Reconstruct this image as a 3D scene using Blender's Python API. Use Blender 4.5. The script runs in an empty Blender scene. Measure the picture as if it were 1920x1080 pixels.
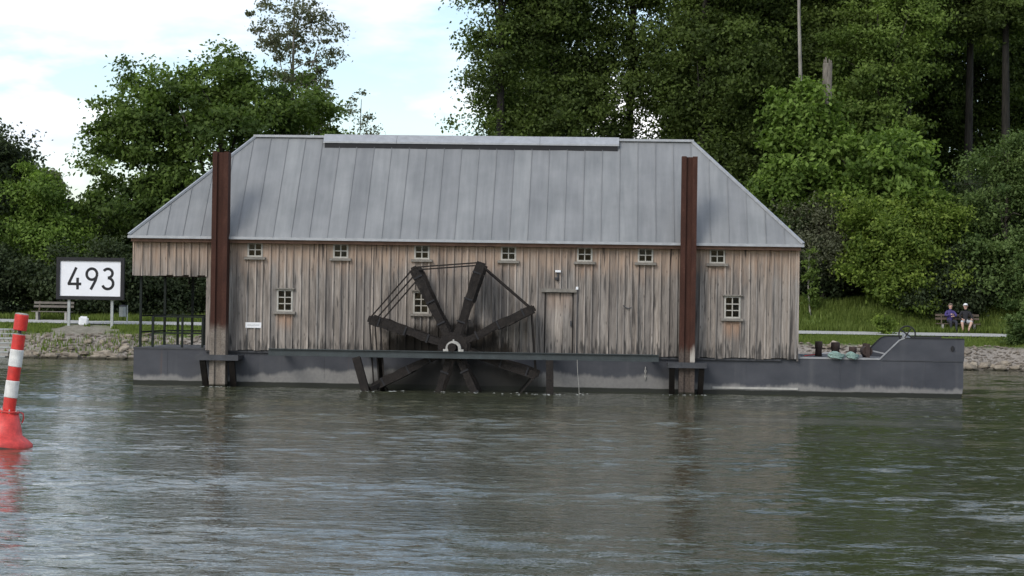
import bpy, bmesh, math, random
import numpy as np
from mathutils import Vector, Matrix

R = math.radians
rng = np.random.default_rng(7)
random.seed(7)
scene = bpy.context.scene
col = scene.collection

# ------------------------------------------------------------------ camera, sky, sun, exposure
YAW, PITCH, ROLL = 0.0477, 0.0078, 0.0152
cam_data = bpy.data.cameras.new('camera')
cam_data.sensor_width = 36.0
cam_data.lens = 36.0 * 3900 / 1920
cam_data.clip_start = 0.5
cam_data.clip_end = 5000
cam = bpy.data.objects.new('camera', cam_data)
col.objects.link(cam)
fw = Vector((-math.sin(YAW) * math.cos(PITCH), math.cos(YAW) * math.cos(PITCH), math.sin(PITCH)))
rt = fw.cross(Vector((0, 0, 1))).normalized()
up = rt.cross(fw)
rt2 = rt * math.cos(ROLL) + up * math.sin(ROLL)
up2 = -rt * math.sin(ROLL) + up * math.cos(ROLL)
m = Matrix((rt2, up2, -fw)).transposed().to_4x4()
m.translation = Vector((0, -60, 2.5))
cam.matrix_world = m
scene.camera = cam

SUN_EL, SUN_AZ = 38.0, 212.0          # azimuth clockwise from +Y: light comes over the viewer's left shoulder
world = bpy.data.worlds.new('World')
scene.world = world
world.use_nodes = True
wn = world.node_tree
wn.nodes.clear()
def wnode(t, **kw):
    n = wn.nodes.new(t)
    for k, v in kw.items():
        setattr(n, k, v)
    return n
sky = wnode('ShaderNodeTexSky', sky_type='NISHITA', sun_disc=False)
sky.sun_elevation = R(SUN_EL)
sky.sun_rotation = R(SUN_AZ)
sky.air_density = 1.0
sky.dust_density = 1.0
tc = wnode('ShaderNodeTexCoord')
mp = wnode('ShaderNodeMapping')
mp.inputs['Scale'].default_value = (5.0, 5.0, 15.0)
mp.inputs['Location'].default_value = (1.7, 0.4, 0.9)
ns = wnode('ShaderNodeTexNoise')
ns.inputs['Scale'].default_value = 1.0
ns.inputs['Detail'].default_value = 7
ns.inputs['Roughness'].default_value = 0.55
rampc = wnode('ShaderNodeValToRGB')
rampc.color_ramp.elements[0].position = 0.46
rampc.color_ramp.elements[0].color = (0.05, 0.05, 0.05, 1)
rampc.color_ramp.elements[1].position = 0.64
ns2 = wnode('ShaderNodeTexNoise')
ns2.inputs['Scale'].default_value = 1.7
ns2.inputs['Detail'].default_value = 5
rampg = wnode('ShaderNodeValToRGB')
rampg.color_ramp.elements[0].position = 0.35
rampg.color_ramp.elements[0].color = (5.2, 5.6, 6.4, 1)
rampg.color_ramp.elements[1].position = 0.6
rampg.color_ramp.elements[1].color = (10.0, 10.0, 10.0, 1)
mix = wnode('ShaderNodeMixRGB')
bg = wnode('ShaderNodeBackground')
bg.inputs['Strength'].default_value = 0.12
out = wnode('ShaderNodeOutputWorld')
L = wn.links.new
L(tc.outputs['Generated'], mp.inputs['Vector'])
L(mp.outputs['Vector'], ns.inputs['Vector'])
L(mp.outputs['Vector'], ns2.inputs['Vector'])
L(ns.outputs['Fac'], rampc.inputs['Fac'])
L(ns2.outputs['Fac'], rampg.inputs['Fac'])
L(rampc.outputs['Color'], mix.inputs['Fac'])
L(sky.outputs['Color'], mix.inputs['Color1'])
L(rampg.outputs['Color'], mix.inputs['Color2'])
L(mix.outputs['Color'], bg.inputs['Color'])
L(bg.outputs['Background'], out.inputs['Surface'])

sun_data = bpy.data.lights.new('sun', 'SUN')
sun_data.energy = 1.1
sun_data.angle = R(24)
sun_data.color = (1.0, 0.96, 0.9)
sun = bpy.data.objects.new('sun', sun_data)
col.objects.link(sun)
sd = Vector((math.sin(R(SUN_AZ)) * math.cos(R(SUN_EL)), math.cos(R(SUN_AZ)) * math.cos(R(SUN_EL)), math.sin(R(SUN_EL))))
sun.rotation_euler = sd.to_track_quat('Z', 'Y').to_euler()
sun.location = (0, -20, 60)

scene.view_settings.view_transform = 'Standard'
scene.view_settings.look = 'None'
scene.view_settings.gamma = 1
scene.view_settings.exposure = 0.6
scene.view_settings.use_curve_mapping = False
scene.render.engine = 'CYCLES'
scene.cycles.max_bounces = 6
scene.cycles.diffuse_bounces = 3
scene.cycles.glossy_bounces = 3
scene.cycles.transmission_bounces = 4
scene.cycles.transparent_max_bounces = 6
scene.cycles.use_denoising = True

# ------------------------------------------------------------------ helpers
class MB:
    """collects shapes, builds ONE mesh object"""
    def __init__(s):
        s.v = []; s.f = []; s.mi = []
    def add(s, vs, fs, mi=0):
        o = len(s.v)
        s.v += [tuple(p) for p in vs]
        s.f += [tuple(i + o for i in f) for f in fs]
        s.mi += [mi] * len(fs)
        return s
    def box(s, x0, x1, y0, y1, z0, z1, mi=0):
        vs = [(x0,y0,z0),(x1,y0,z0),(x1,y1,z0),(x0,y1,z0),(x0,y0,z1),(x1,y0,z1),(x1,y1,z1),(x0,y1,z1)]
        return s.add(vs, [(0,3,2,1),(4,5,6,7),(0,1,5,4),(1,2,6,5),(2,3,7,6),(3,0,4,7)], mi)
    def prism_xz(s, poly, y0, y1, mi=0):
        """poly of (x,z), counter-clockwise seen from -Y"""
        n = len(poly)
        vs = [(x, y0, z) for x, z in poly] + [(x, y1, z) for x, z in poly]
        fs = [tuple(range(n)), tuple(range(2*n-1, n-1, -1))]
        fs += [((i+1) % n, i, i+n, (i+1) % n + n) for i in range(n)]
        return s.add(vs, fs, mi)
    def bar(s, a, b, w, h=None, upv=(0,0,1), w2=None, h2=None, mi=0):
        """rectangular bar from a to b, width w across, height h along upv"""
        h = w if h is None else h
        w2 = w if w2 is None else w2; h2 = h if h2 is None else h2
        a = Vector(a); b = Vector(b); d = (b-a).normalized()
        u = Vector(upv); u = (u - d*u.dot(d))
        if u.length < 1e-4: u = Vector((1,0,0)) - d*d.x
        u.normalize(); r = d.cross(u)
        vs = []
        for p, ww, hh in ((a,w,h),(b,w2,h2)):
            for sx, sz in ((-1,-1),(1,-1),(1,1),(-1,1)):
                vs.append(p + r*sx*ww/2 + u*sz*hh/2)
        return s.add(vs, [(3,2,1,0),(4,5,6,7),(0,1,5,4),(1,2,6,5),(2,3,7,6),(3,0,4,7)], mi)
    def tube(s, pts, radii, n=8, cap=True, mi=0):
        pts = [Vector(p) for p in pts]
        if not hasattr(radii, '__len__'): radii = [radii]*len(pts)
        vs = []; fs = []
        ref = Vector((0.3,0.2,0.93))
        for i, p in enumerate(pts):
            d = (pts[min(i+1,len(pts)-1)] - pts[max(i-1,0)]).normalized()
            u = ref - d*ref.dot(d)
            if u.length < 0.15:
                u = Vector((1,0,0)) - d*d.x
            u.normalize(); w = d.cross(u)
            ref = u
            for k in range(n):
                a = 2*math.pi*k/n
                vs.append(p + (u*math.cos(a) + w*math.sin(a))*radii[i])
        for i in range(len(pts)-1):
            for k in range(n):
                k2 = (k+1) % n
                fs.append((i*n+k, i*n+k2, (i+1)*n+k2, (i+1)*n+k))
        if cap:
            fs.append(tuple(range(n-1,-1,-1)))
            fs.append(tuple(range((len(pts)-1)*n, len(pts)*n)))
        return s.add(vs, fs, mi)
    def lathe(s, prof, n=24, c=(0,0,0), mi=0):
        vs = []; fs = []
        for r, z in prof:
            for k in range(n):
                a = 2*math.pi*k/n
                vs.append((c[0]+r*math.cos(a), c[1]+r*math.sin(a), c[2]+z))
        for i in range(len(prof)-1):
            for k in range(n):
                k2 = (k+1) % n
                fs.append((i*n+k, i*n+k2, (i+1)*n+k2, (i+1)*n+k))
        fs.append(tuple(range(n-1,-1,-1)))
        fs.append(tuple(range((len(prof)-1)*n, len(prof)*n)))
        return s.add(vs, fs, mi)
    def mesh(s, name, mats=(), smooth=False):
        me = bpy.data.meshes.new(name)
        me.from_pydata(s.v, [], s.f)
        for mt in (mats if isinstance(mats, (list, tuple)) else [mats]):
            me.materials.append(mt)
        me.polygons.foreach_set('material_index', s.mi)
        if smooth:
            me.polygons.foreach_set('use_smooth', [True]*len(s.f))
        me.update()
        return me
    def build(s, name, mats, parent=None, smooth=False, loc=None):
        return obj(name, s.mesh(name, mats, smooth), parent, loc)

def obj(name, me, parent=None, loc=None, scale=None, rot=None):
    o = bpy.data.objects.new(name, me)
    col.objects.link(o)
    if parent is not None: o.parent = parent
    if loc is not None: o.location = loc
    if scale is not None: o.scale = scale
    if rot is not None: o.rotation_euler = rot
    return o
def empty(name, loc=(0,0,0), rot=None):
    o = obj(name, None, None, loc, None, rot)
    o.empty_display_size = 0.3
    return o
def tag(o, label=None, cat=None, group=None, kind=None):
    if label: o['label'] = label
    if cat: o['category'] = cat
    if group: o['group'] = group
    if kind: o['kind'] = kind
    return o
def copy_tree(o, parent=None):
    c = o.copy(); col.objects.link(c)
    c.parent = parent
    for ch in [x for x in bpy.data.objects if x.parent == o]:
        copy_tree(ch, c)
    return c

# ------------------------------------------------------------------ materials
class Mat:
    def __init__(s, name):
        s.m = bpy.data.materials.new(name); s.m.use_nodes = True
        s.t = s.m.node_tree; s.t.nodes.clear()
        s.out = s.t.nodes.new('ShaderNodeOutputMaterial')
    def n(s, typ, ins=None, **kw):
        nd = s.t.nodes.new('ShaderNode' + typ)
        for k, v in kw.items(): setattr(nd, k, v)
        for k, v in (ins or {}).items(): s.set(nd, k, v)
        return nd
    def set(s, nd, k, v):
        i = nd.inputs[k]
        if isinstance(v, bpy.types.NodeSocket): s.t.links.new(v, i)
        else: i.default_value = v
    def math(s, op, a, b=0.0, c=0.0, clamp=False):
        nd = s.n('Math', operation=op, use_clamp=clamp)
        s.set(nd, 0, a); s.set(nd, 1, b); s.set(nd, 2, c)
        return nd.outputs[0]
    def pos(s):
        return s.n('NewGeometry').outputs['Position']
    def xyz(s, v):
        nd = s.n('SeparateXYZ', {0: v}); return nd.outputs
    def vec(s, x, y, z):
        return s.n('CombineXYZ', {0: x, 1: y, 2: z}).outputs[0]
    def noise(s, vec, scale=1.0, detail=4.0, rough=0.55, dist=0.0):
        return s.n('TexNoise', {'Vector': vec, 'Scale': scale, 'Detail': detail, 'Roughness': rough, 'Distortion': dist}).outputs['Fac']
    def vmul(s, v, k):
        return s.n('VectorMath', {0: v, 1: k}, operation='MULTIPLY').outputs[0]
    def vadd(s, v, k):
        return s.n('VectorMath', {0: v, 1: k}, operation='ADD').outputs[0]
    def ramp(s, fac, *stops):
        nd = s.n('ValToRGB', {'Fac': fac}); e = nd.color_ramp.elements
        while len(e) < len(stops): e.new(0.5)
        for el, (p, c) in zip(e, stops):
            el.position = p
            el.color = (c, c, c, 1) if not hasattr(c, '__len__') else (*c, 1)
        return nd.outputs['Color']
    def mix(s, fac, a, b, mode='MIX'):
        nd = s.n('MixRGB', blend_type=mode)
        s.set(nd, 'Fac', fac)
        for k, v in (('Color1', a), ('Color2', b)):
            if hasattr(v, '__len__') and not isinstance(v, bpy.types.NodeSocket): v = (*v, 1) if len(v) == 3 else v
            s.set(nd, k, v)
        return nd.outputs['Color']
    def smooth(s, v, lo, hi):
        nd = s.n('MapRange', {'Value': v, 'From Min': lo, 'From Max': hi}, interpolation_type='SMOOTHSTEP')
        return nd.outputs['Result']
    def rand(s):
        return s.n('ObjectInfo').outputs['Random']
    def bump(s, h, strength=0.3, dist=0.02):
        return s.n('Bump', {'Height': h, 'Strength': strength, 'Distance': dist}).outputs['Normal']
    def surf(s, color, rough=0.6, metal=0.0, normal=None, spec=0.5, **kw):
        b = s.n('BsdfPrincipled')
        if hasattr(color, '__len__') and not isinstance(color, bpy.types.NodeSocket): color = (*color, 1)
        s.set(b, 'Base Color', color); s.set(b, 'Roughness', rough); s.set(b, 'Metallic', metal)
        s.set(b, 'Specular IOR Level', spec)
        if normal is not None: s.set(b, 'Normal', normal)
        for k, v in kw.items(): s.set(b, k, v)
        s.t.links.new(b.outputs[0], s.out.inputs['Surface'])
        return s.m

def plain(name, c, rough=0.6, metal=0.0, var=0.25, scale=6.0, bump=0.15):
    """a paint or metal with cloudy wear"""
    a = Mat(name)
    p = a.pos()
    f = a.noise(p, scale, 5)
    f2 = a.noise(p, scale*5, 3)
    k = a.math('ADD', a.math('MULTIPLY', f, 0.7), a.math('MULTIPLY', f2, 0.3))
    lo = tuple(x*(1-var) for x in c); hi = tuple(min(1, x*(1+var)) for x in c)
    return a.surf(a.ramp(k, (0.32, lo), (0.68, hi)), rough, metal, a.bump(f2, bump, 0.01))

def wood_wall(name, gain):
    a = Mat(name)
    p = a.pos(); x, y, z = a.xyz(p)
    rnd = a.rand()
    off = a.vec(a.math('MULTIPLY', rnd, 37.0), a.math('MULTIPLY', rnd, 11.0), a.math('MULTIPLY', rnd, 5.0))
    q = a.vadd(p, off)
    grain = a.noise(a.vmul(q, (38, 38, 1.1)), 1.0, 5, 0.65)
    streak = a.noise(a.vmul(q, (6, 6, 0.6)), 1.0, 6, 0.68, 0.5)
    blot = a.noise(a.vmul(q, (3.0, 3.0, 1.4)), 1.0, 4)
    base = a.ramp(streak, (0.26, (0.085, 0.078, 0.073)), (0.42, (0.22, 0.203, 0.188)), (0.58, (0.335, 0.31, 0.287)), (0.76, (0.50, 0.465, 0.425)))
    base = a.mix(a.ramp(grain, (0.33, 0.5), (0.55, 0.0)), base, (0.09, 0.08, 0.073))
    # board to board tone
    tone = a.ramp(rnd, (0.0, (0.68, 0.66, 0.65)), (0.3, (0.98, 0.95, 0.92)), (0.7, (1.14, 1.08, 1.02)), (1.0, (0.82, 0.83, 0.84)))
    base = a.mix(1.0, base, tone, 'MULTIPLY')
    base = a.mix(1.0, base, (gain, gain, gain*0.99), 'MULTIPLY')
    # less weathered, still reddish wood high on the wall and below the window sills
    topw = a.smooth(a.math('ADD', z, a.math('MULTIPLY', a.math('SUBTRACT', blot, 0.5), 1.6)), 3.0, 4.25)
    warm = a.mix(a.ramp(grain, (0.3, 0.0), (0.7, 1.0)), (0.30, 0.20, 0.14), (0.52, 0.39, 0.29))
    base = a.mix(a.math('MULTIPLY', topw, 0.8), base, warm)
    patches = None
    for cx, hw, zt, hh, k in ((-9.46, .3, 2.12, .6, .7), (3.48, .3, 2.06, .6, .7), (3.03, .3, 3.64, .4, .3), (-0.78, .3, 3.68, .5, .25), (-1.5, .45, 2.8, .7, .3)):
        dx = a.math('ABSOLUTE', a.math('SUBTRACT', x, cx))
        fx = a.smooth(dx, hw, hw*0.55)
        dz = a.math('ADD', a.math('SUBTRACT', zt, z), a.math('MULTIPLY', a.math('SUBTRACT', streak, 0.5), 0.5))
        fz = a.math('MULTIPLY', a.smooth(dz, hh, 0.05), a.math('GREATER_THAN', zt + 0.03, z))
        f = a.math('MULTIPLY', a.math('MULTIPLY', fx, fz), k)
        patches = f if patches is None else a.math('MAXIMUM', patches, f)
    base = a.mix(patches, base, a.mix(grain, (0.30, 0.17, 0.10), (0.50, 0.34, 0.24)))
    kn = a.n('TexVoronoi', {'Vector': a.vmul(q, (7.0, 7.0, 2.2)), 'Scale': 1.0}).outputs['Distance']
    base = a.mix(a.math('MULTIPLY', a.ramp(kn, (0.06, 1.0), (0.14, 0.0)), 0.6), base, (0.05, 0.042, 0.036))
    # black mould runs: isolated long streaks, and a ragged row of wet blotches along the foot
    run = a.noise(a.vmul(q, (14, 14, 0.8)), 1.0, 3, 0.5)
    base = a.mix(a.math('MULTIPLY', a.ramp(run, (0.59, 0.0), (0.68, 1.0)), 0.75), base, (0.028, 0.026, 0.026))
    footn = a.noise(a.vmul(q, (11, 11, 1.5)), 1.0, 3, 0.5)
    foot = a.math('MULTIPLY', a.smooth(a.math('ADD', z, a.math('MULTIPLY', a.math('SUBTRACT', footn, 0.5), -1.6)), 1.42, 1.1), a.ramp(footn, (0.42, 0.0), (0.6, 1.0)))
    base = a.mix(a.math('MULTIPLY', foot, 0.8), base, (0.03, 0.03, 0.03))
    # moss and mud splashed up by the wheel
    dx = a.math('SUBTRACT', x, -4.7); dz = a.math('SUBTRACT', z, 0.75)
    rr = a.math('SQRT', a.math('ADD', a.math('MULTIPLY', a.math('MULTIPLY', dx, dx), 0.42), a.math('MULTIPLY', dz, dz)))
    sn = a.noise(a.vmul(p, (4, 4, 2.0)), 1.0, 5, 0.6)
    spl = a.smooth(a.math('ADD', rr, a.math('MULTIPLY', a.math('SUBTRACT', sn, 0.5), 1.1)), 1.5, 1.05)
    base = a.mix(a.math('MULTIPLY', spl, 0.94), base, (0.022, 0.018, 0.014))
    return a.surf(base, 0.85, 0, a.bump(grain, 0.5, 0.01), 0.25)

def hull_paint():
    a = Mat('hull_paint')
    p = a.pos(); x, y, z = a.xyz(p)
    f = a.noise(a.vmul(p, (0.8, 0.8, 1.2)), 1.0, 6, 0.6)
    fine = a.noise(p, 14, 4)
    base = a.ramp(f, (0.3, (0.036, 0.039, 0.048)), (0.7, (0.066, 0.069, 0.079)))
    run = a.noise(a.vmul(p, (3.2, 3.2, 0.25)), 1.0, 4)
    base = a.mix(a.math('MULTIPLY', a.ramp(run, (0.55, 0.0), (0.75, 1.0)), 0.25), base, (0.14, 0.14, 0.14))
    ru = a.noise(a.vmul(p, (7.0, 7.0, 0.35)), 1.0, 4, 0.6)
    base = a.mix(a.math('MULTIPLY', a.ramp(ru, (0.66, 0.0), (0.74, 1.0)), 0.35), base, (0.10, 0.055, 0.035))
    # lime line left by the water: ragged, thick and thin
    edge = a.noise(a.vmul(p, (1.6, 1.6, 0.4)), 1.0, 5, 0.65)
    patch = a.noise(a.vmul(p, (0.35, 0.35, 0.1)), 1.0, 2)
    midb = a.math('MULTIPLY', a.smooth(x, -11.0, -8.5), a.smooth(x, 3.2, 1.0))
    topz = a.math('ADD', a.math('ADD', 0.02, a.math('MULTIPLY', edge, 0.5)), a.math('MULTIPLY', midb, a.math('MULTIPLY', patch, 0.46)))
    lime = a.smooth(a.math('SUBTRACT', topz, z), -0.07, 0.07)
    lime = a.math('MULTIPLY', lime, a.math('ADD', 0.45, a.math('MULTIPLY', fine, 0.5)))
    base = a.mix(lime, base, a.mix(patch, (0.14, 0.137, 0.13), (0.36, 0.345, 0.32)))
    # splashed dark growth behind the wheel
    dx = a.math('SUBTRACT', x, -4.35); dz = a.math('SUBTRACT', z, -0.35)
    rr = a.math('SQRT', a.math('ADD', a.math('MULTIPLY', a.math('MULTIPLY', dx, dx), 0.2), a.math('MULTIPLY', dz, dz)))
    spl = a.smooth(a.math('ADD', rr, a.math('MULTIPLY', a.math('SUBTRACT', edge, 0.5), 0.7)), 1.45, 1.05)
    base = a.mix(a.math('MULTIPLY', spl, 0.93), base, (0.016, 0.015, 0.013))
    # slimy strip at the water
    slime = a.smooth(a.math('ADD', z, a.math('MULTIPLY', edge, -0.05)), 0.12, 0.09)
    base = a.mix(slime, base, (0.012, 0.014, 0.009))
    return a.surf(base, 0.55, 0.0, a.bump(fine, 0.15, 0.01), 0.4)

def zinc():
    a = Mat('zinc_sheet')
    p = a.pos(); rnd = a.rand()
    q = a.vadd(p, a.vec(a.math('MULTIPLY', rnd, 13.0), 0.0, 0.0))
    st = a.noise(a.vmul(q, (5.5, 0.5, 0.5)), 1.0, 5, 0.6)
    cl = a.noise(p, 0.9, 5, 0.6)
    fine = a.noise(p, 30, 3)
    c = a.ramp(a.math('ADD', a.math('MULTIPLY', st, 0.5), a.math('MULTIPLY', cl, 0.5)), (0.34, (0.172, 0.180, 0.183)), (0.66, (0.262, 0.268, 0.268)))
    c = a.mix(1.0, c, a.ramp(rnd, (0.0, (0.91, 0.91, 0.915)), (1.0, (1.08, 1.08, 1.07))), 'MULTIPLY')
    return a.surf(c, a.math('ADD', 0.42, a.math('MULTIPLY', fine, 0.15)), 0.12, a.bump(st, 0.12, 0.01), 0.4)

def rust(name, zsplit, side=0):
    a = Mat(name)
    p = a.pos(); x, y, z = a.xyz(p)
    n1 = a.noise(a.vmul(p, (5, 5, 1.2)), 1.0, 5, 0.6)
    n2 = a.noise(p, 22, 4)
    base = a.ramp(a.math('ADD', a.math('MULTIPLY', n1, 0.6), a.math('MULTIPLY', n2, 0.4)), (0.3, (0.034, 0.016, 0.012)), (0.55, (0.062, 0.027, 0.019)), (0.75, (0.10, 0.05, 0.035)))
    low = a.smooth(a.math('ADD', z, a.math('MULTIPLY', a.math('SUBTRACT', n1, 0.5), 0.8)), zsplit + 0.12, zsplit - 0.25)
    pale = a.ramp(a.math('ADD', a.math('MULTIPLY', n1, 0.5), a.math('MULTIPLY', n2, 0.5)), (0.32, (0.10, 0.085, 0.07)), (0.68, (0.29, 0.25, 0.21)))
    if side:
        brown = a.ramp(n2, (0.3, (0.055, 0.043, 0.035)), (0.7, (0.12, 0.095, 0.08)))
        flake = a.math('MULTIPLY', a.math('GREATER_THAN', a.math('ADD', x, a.math('MULTIPLY', n1, 0.12)), 2.33), a.smooth(z, 0.9, 0.95))
        flake = a.math('MULTIPLY', flake, a.smooth(a.math('ADD', z, n1), 2.1, 2.0))
        pale = a.mix(flake, brown, (0.42, 0.39, 0.34))
    base = a.mix(low, base, pale)
    wet = a.smooth(z, 0.1, 0.04)
    base = a.mix(wet, base, (0.03, 0.028, 0.02))
    return a.surf(base, 0.85, 0, a.bump(n2, 0.4, 0.01), 0.2)

def soaked_wood():
    a = Mat('soaked_wood')
    p = a.pos(); x, y, z = a.xyz(p)
    n1 = a.noise(p, 6, 5, 0.65); n2 = a.noise(p, 24, 4)
    base = a.ramp(n1, (0.3, (0.010, 0.008, 0.007)), (0.6, (0.02, 0.016, 0.0135)), (0.78, (0.045, 0.037, 0.03)))
    return a.surf(base, 0.8, 0, a.bump(n2, 0.7, 0.02), 0.3)

def glass_pane():
    a = Mat('window_glass')
    fr = a.n('Fresnel', {'IOR': 1.22}).outputs[0]
    w = a.noise(a.pos(), 2.0, 2)
    nrm = a.bump(w, 0.12, 0.02)
    tr = a.n('BsdfTransparent', {'Color': (0.5, 0.54, 0.52, 1)})
    gl = a.n('BsdfGlossy', {'Color': (1, 1, 1, 1), 'Roughness': 0.03, 'Normal': nrm})
    mx = a.n('MixShader', {0: fr, 1: tr.outputs[0], 2: gl.outputs[0]})
    a.t.links.new(mx.outputs[0], a.out.inputs['Surface'])
    return a.m

def water_mat():
    a = Mat('river_water')
    p = a.pos()
    w1 = a.noise(a.vmul(p, (3.0, 6.0, 1.0)), 1.0, 3, 0.55, 0.3)
    w2 = a.noise(a.vmul(p, (7.0, 18.0, 1.0)), 1.0, 2, 0.5)
    w3 = a.noise(a.vmul(p, (2.2, 5.5, 1.0)), 1.0, 2, 0.5, 0.5)
    gust = a.ramp(a.noise(a.vmul(p, (0.16, 0.45, 1.0)), 1.0, 3, 0.6), (0.36, 0.2), (0.6, 1.0))
    flick = a.math('MULTIPLY', a.ramp(w3, (0.60, 0.0), (0.78, 1.0)), gust)
    h = a.math('ADD', a.math('ADD', a.math('MULTIPLY', w1, 0.7), a.math('MULTIPLY', w2, 0.3)), a.math('MULTIPLY', flick, 2.6))
    nrm = a.bump(h, 0.5, 0.04)
    murk = a.noise(a.vmul(p, (0.05, 0.1, 0.1)), 1.0, 3)
    c = a.mix(murk, (0.040, 0.046, 0.024), (0.060, 0.064, 0.038))
    return a.surf(c, 0.05, 0, nrm, 0.5, IOR=1.333)

def leaf_mat(name, dark, light, trans=0.3):
    a = Mat(name)
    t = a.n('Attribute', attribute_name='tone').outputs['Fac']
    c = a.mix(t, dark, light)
    d = a.n('BsdfPrincipled', {'Base Color': c, 'Roughness': 0.6, 'Specular IOR Level': 0.15})
    tr = a.n('BsdfTranslucent', {'Color': a.mix(1.0, c, (1.1, 1.25, 0.6), 'MULTIPLY')})
    mx = a.n('MixShader', {0: trans, 1: d.outputs[0], 2: tr.outputs[0]})
    a.t.links.new(mx.outputs[0], a.out.inputs['Surface'])
    return a.m

def bark_mat(name, c1, c2):
    a = Mat(name)
    p = a.pos()
    n1 = a.noise(a.vmul(p, (9, 9, 1.4)), 1.0, 5, 0.65)
    return a.surf(a.ramp(n1, (0.35, c1), (0.65, c2)), 0.9, 0, a.bump(n1, 0.6, 0.03), 0.2)

def ground_mat():
    a = Mat('bank_ground')
    p = a.pos(); x, y, z = a.xyz(p)
    n1 = a.noise(p, 0.45, 5, 0.6); n2 = a.noise(p, 3.0, 5, 0.6); n3 = a.noise(p, 16, 4, 0.6)
    soil = a.ramp(a.math('ADD', a.math('MULTIPLY', n2, 0.5), a.math('MULTIPLY', n3, 0.5)), (0.3, (0.13, 0.11, 0.085)), (0.52, (0.26, 0.232, 0.2)), (0.72, (0.40, 0.365, 0.32)))
    grass = a.ramp(a.math('ADD', a.math('MULTIPLY', n1, 0.5), a.math('MULTIPLY', n3, 0.5)), (0.3, (0.055, 0.085, 0.02)), (0.55, (0.10, 0.145, 0.034)), (0.75, (0.16, 0.18, 0.055)))
    f = a.smooth(a.math('ADD', z, a.math('MULTIPLY', a.math('SUBTRACT', n1, 0.5), 0.35)), 0.88, 1.02)
    # a worn, bare landing below the big sign
    dx = a.math('SUBTRACT', x, -22.3); dy = a.math('SUBTRACT', y, 26.8)
    rr = a.math('SQRT', a.math('ADD', a.math('MULTIPLY', a.math('MULTIPLY', dx, dx), 0.45), a.math('MULTIPLY', a.math('MULTIPLY', dy, dy), 0.5)))
    worn = a.smooth(a.math('ADD', rr, a.math('MULTIPLY', a.math('SUBTRACT', n2, 0.5), 1.6)), 1.5, 0.8)
    f = a.math('MULTIPLY', f, a.math('SUBTRACT', 1.0, a.math('MULTIPLY', worn, 0.85)))
    c = a.mix(f, soil, grass)
    wet = a.smooth(a.math('ADD', z, a.math('MULTIPLY', n3, 0.1)), 0.2, 0.08)
    c = a.mix(a.math('MULTIPLY', wet, 0.7), c, (0.05, 0.042, 0.028))
    return a.surf(c, 0.95, 0, a.bump(n3, 0.6, 0.06), 0.2)

def stone_mat():
    a = Mat('bank_stone')
    p = a.pos(); z = a.xyz(p)[2]
    n = a.noise(p, 5, 5, 0.6); rnd = a.rand()
    c = a.ramp(n, (0.3, (0.17, 0.145, 0.115)), (0.7, (0.32, 0.285, 0.235)))
    c = a.mix(1.0, c, a.ramp(rnd, (0.0, (0.75, 0.72, 0.7)), (1.0, (1.2, 1.17, 1.1))), 'MULTIPLY')
    c = a.mix(a.smooth(z, 0.16, 0.05), c, (0.05, 0.045, 0.03))
    return a.surf(c, 0.9, 0, a.bump(n, 0.5, 0.03), 0.25)

M = {}
M['wood'] = wood_wall('weathered_wood', 0.98)
M['batten'] = wood_wall('lit_batten_wood', 1.18)  # wall wood lightened: the light battens catch is put into their colour
M['hull'] = hull_paint()
M['zinc'] = zinc()
M['zinc_trim'] = plain('zinc_trim', (0.36, 0.372, 0.385), 0.45, 0.3, 0.15)
M['trim_wood'] = plain('window_wood', (0.20, 0.185, 0.16), 0.8, 0, 0.3, 9)
M['sash'] = plain('pale_window_sash', (0.40, 0.385, 0.34), 0.7, 0, 0.2, 9)
M['fascia'] = plain('fascia_wood', (0.16, 0.09, 0.06), 0.8, 0, 0.3, 5)
M['glass'] = glass_pane()
M['soaked'] = soaked_wood()
M['rust_a'] = rust('rusted_pile', 1.75)
M['rust_b'] = rust('rusted_pile_flaking', 1.35, 1)
M['dark_steel'] = plain('dark_steel', (0.05, 0.052, 0.058), 0.55, 0.2, 0.3, 4)
M['beam'] = plain('beam_paint', (0.036, 0.046, 0.048), 0.5, 0.1, 0.3, 3)
M['gunwale'] = plain('gunwale_paint', (0.27, 0.275, 0.28), 0.6, 0.1, 0.2, 4)
M['bearing'] = plain('pale_bearing', (0.38, 0.37, 0.34), 0.7, 0.0, 0.25, 9)
M['rail'] = plain('green_black_rail', (0.008, 0.013, 0.010), 0.85, 0.1, 0.3, 8)
M['rusty_iron'] = plain('rusty_iron', (0.05, 0.032, 0.026), 0.8, 0.1, 0.35, 12)
M['rope'] = plain('teal_rope', (0.22, 0.32, 0.285), 0.85, 0, 0.25, 25)
M['pale_rope'] = plain('pale_rope', (0.36, 0.35, 0.32), 0.85, 0, 0.2, 25)
M['white'] = plain('white_paint', (0.78, 0.79, 0.80), 0.5, 0, 0.06, 5)
M['signwhite'] = plain('sign_white', (0.80, 0.81, 0.84), 0.45, 0, 0.04, 3)
M['black'] = plain('black_paint', (0.012, 0.012, 0.014), 0.75, 0, 0.3, 5)
M['grey_print'] = plain('grey_print', (0.45, 0.45, 0.45), 0.6, 0, 0.1)
M['galv'] = plain('galvanised_post', (0.34, 0.36, 0.35), 0.5, 0.3, 0.2, 5)
M['red'] = plain('buoy_red', (0.56, 0.028, 0.02), 0.45, 0, 0.28, 10)
M['red_faded'] = plain('buoy_red_faded', (0.56, 0.05, 0.042), 0.5, 0, 0.35, 9)
M['scuffed_white'] = plain('scuffed_white', (0.66, 0.66, 0.63), 0.55, 0, 0.22, 11)
M['slime'] = plain('waterline_slime', (0.05, 0.03, 0.02), 0.6, 0, 0.4, 12)
M['bench_wood'] = plain('bench_wood', (0.15, 0.135, 0.115), 0.8, 0, 0.25, 6)
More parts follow.
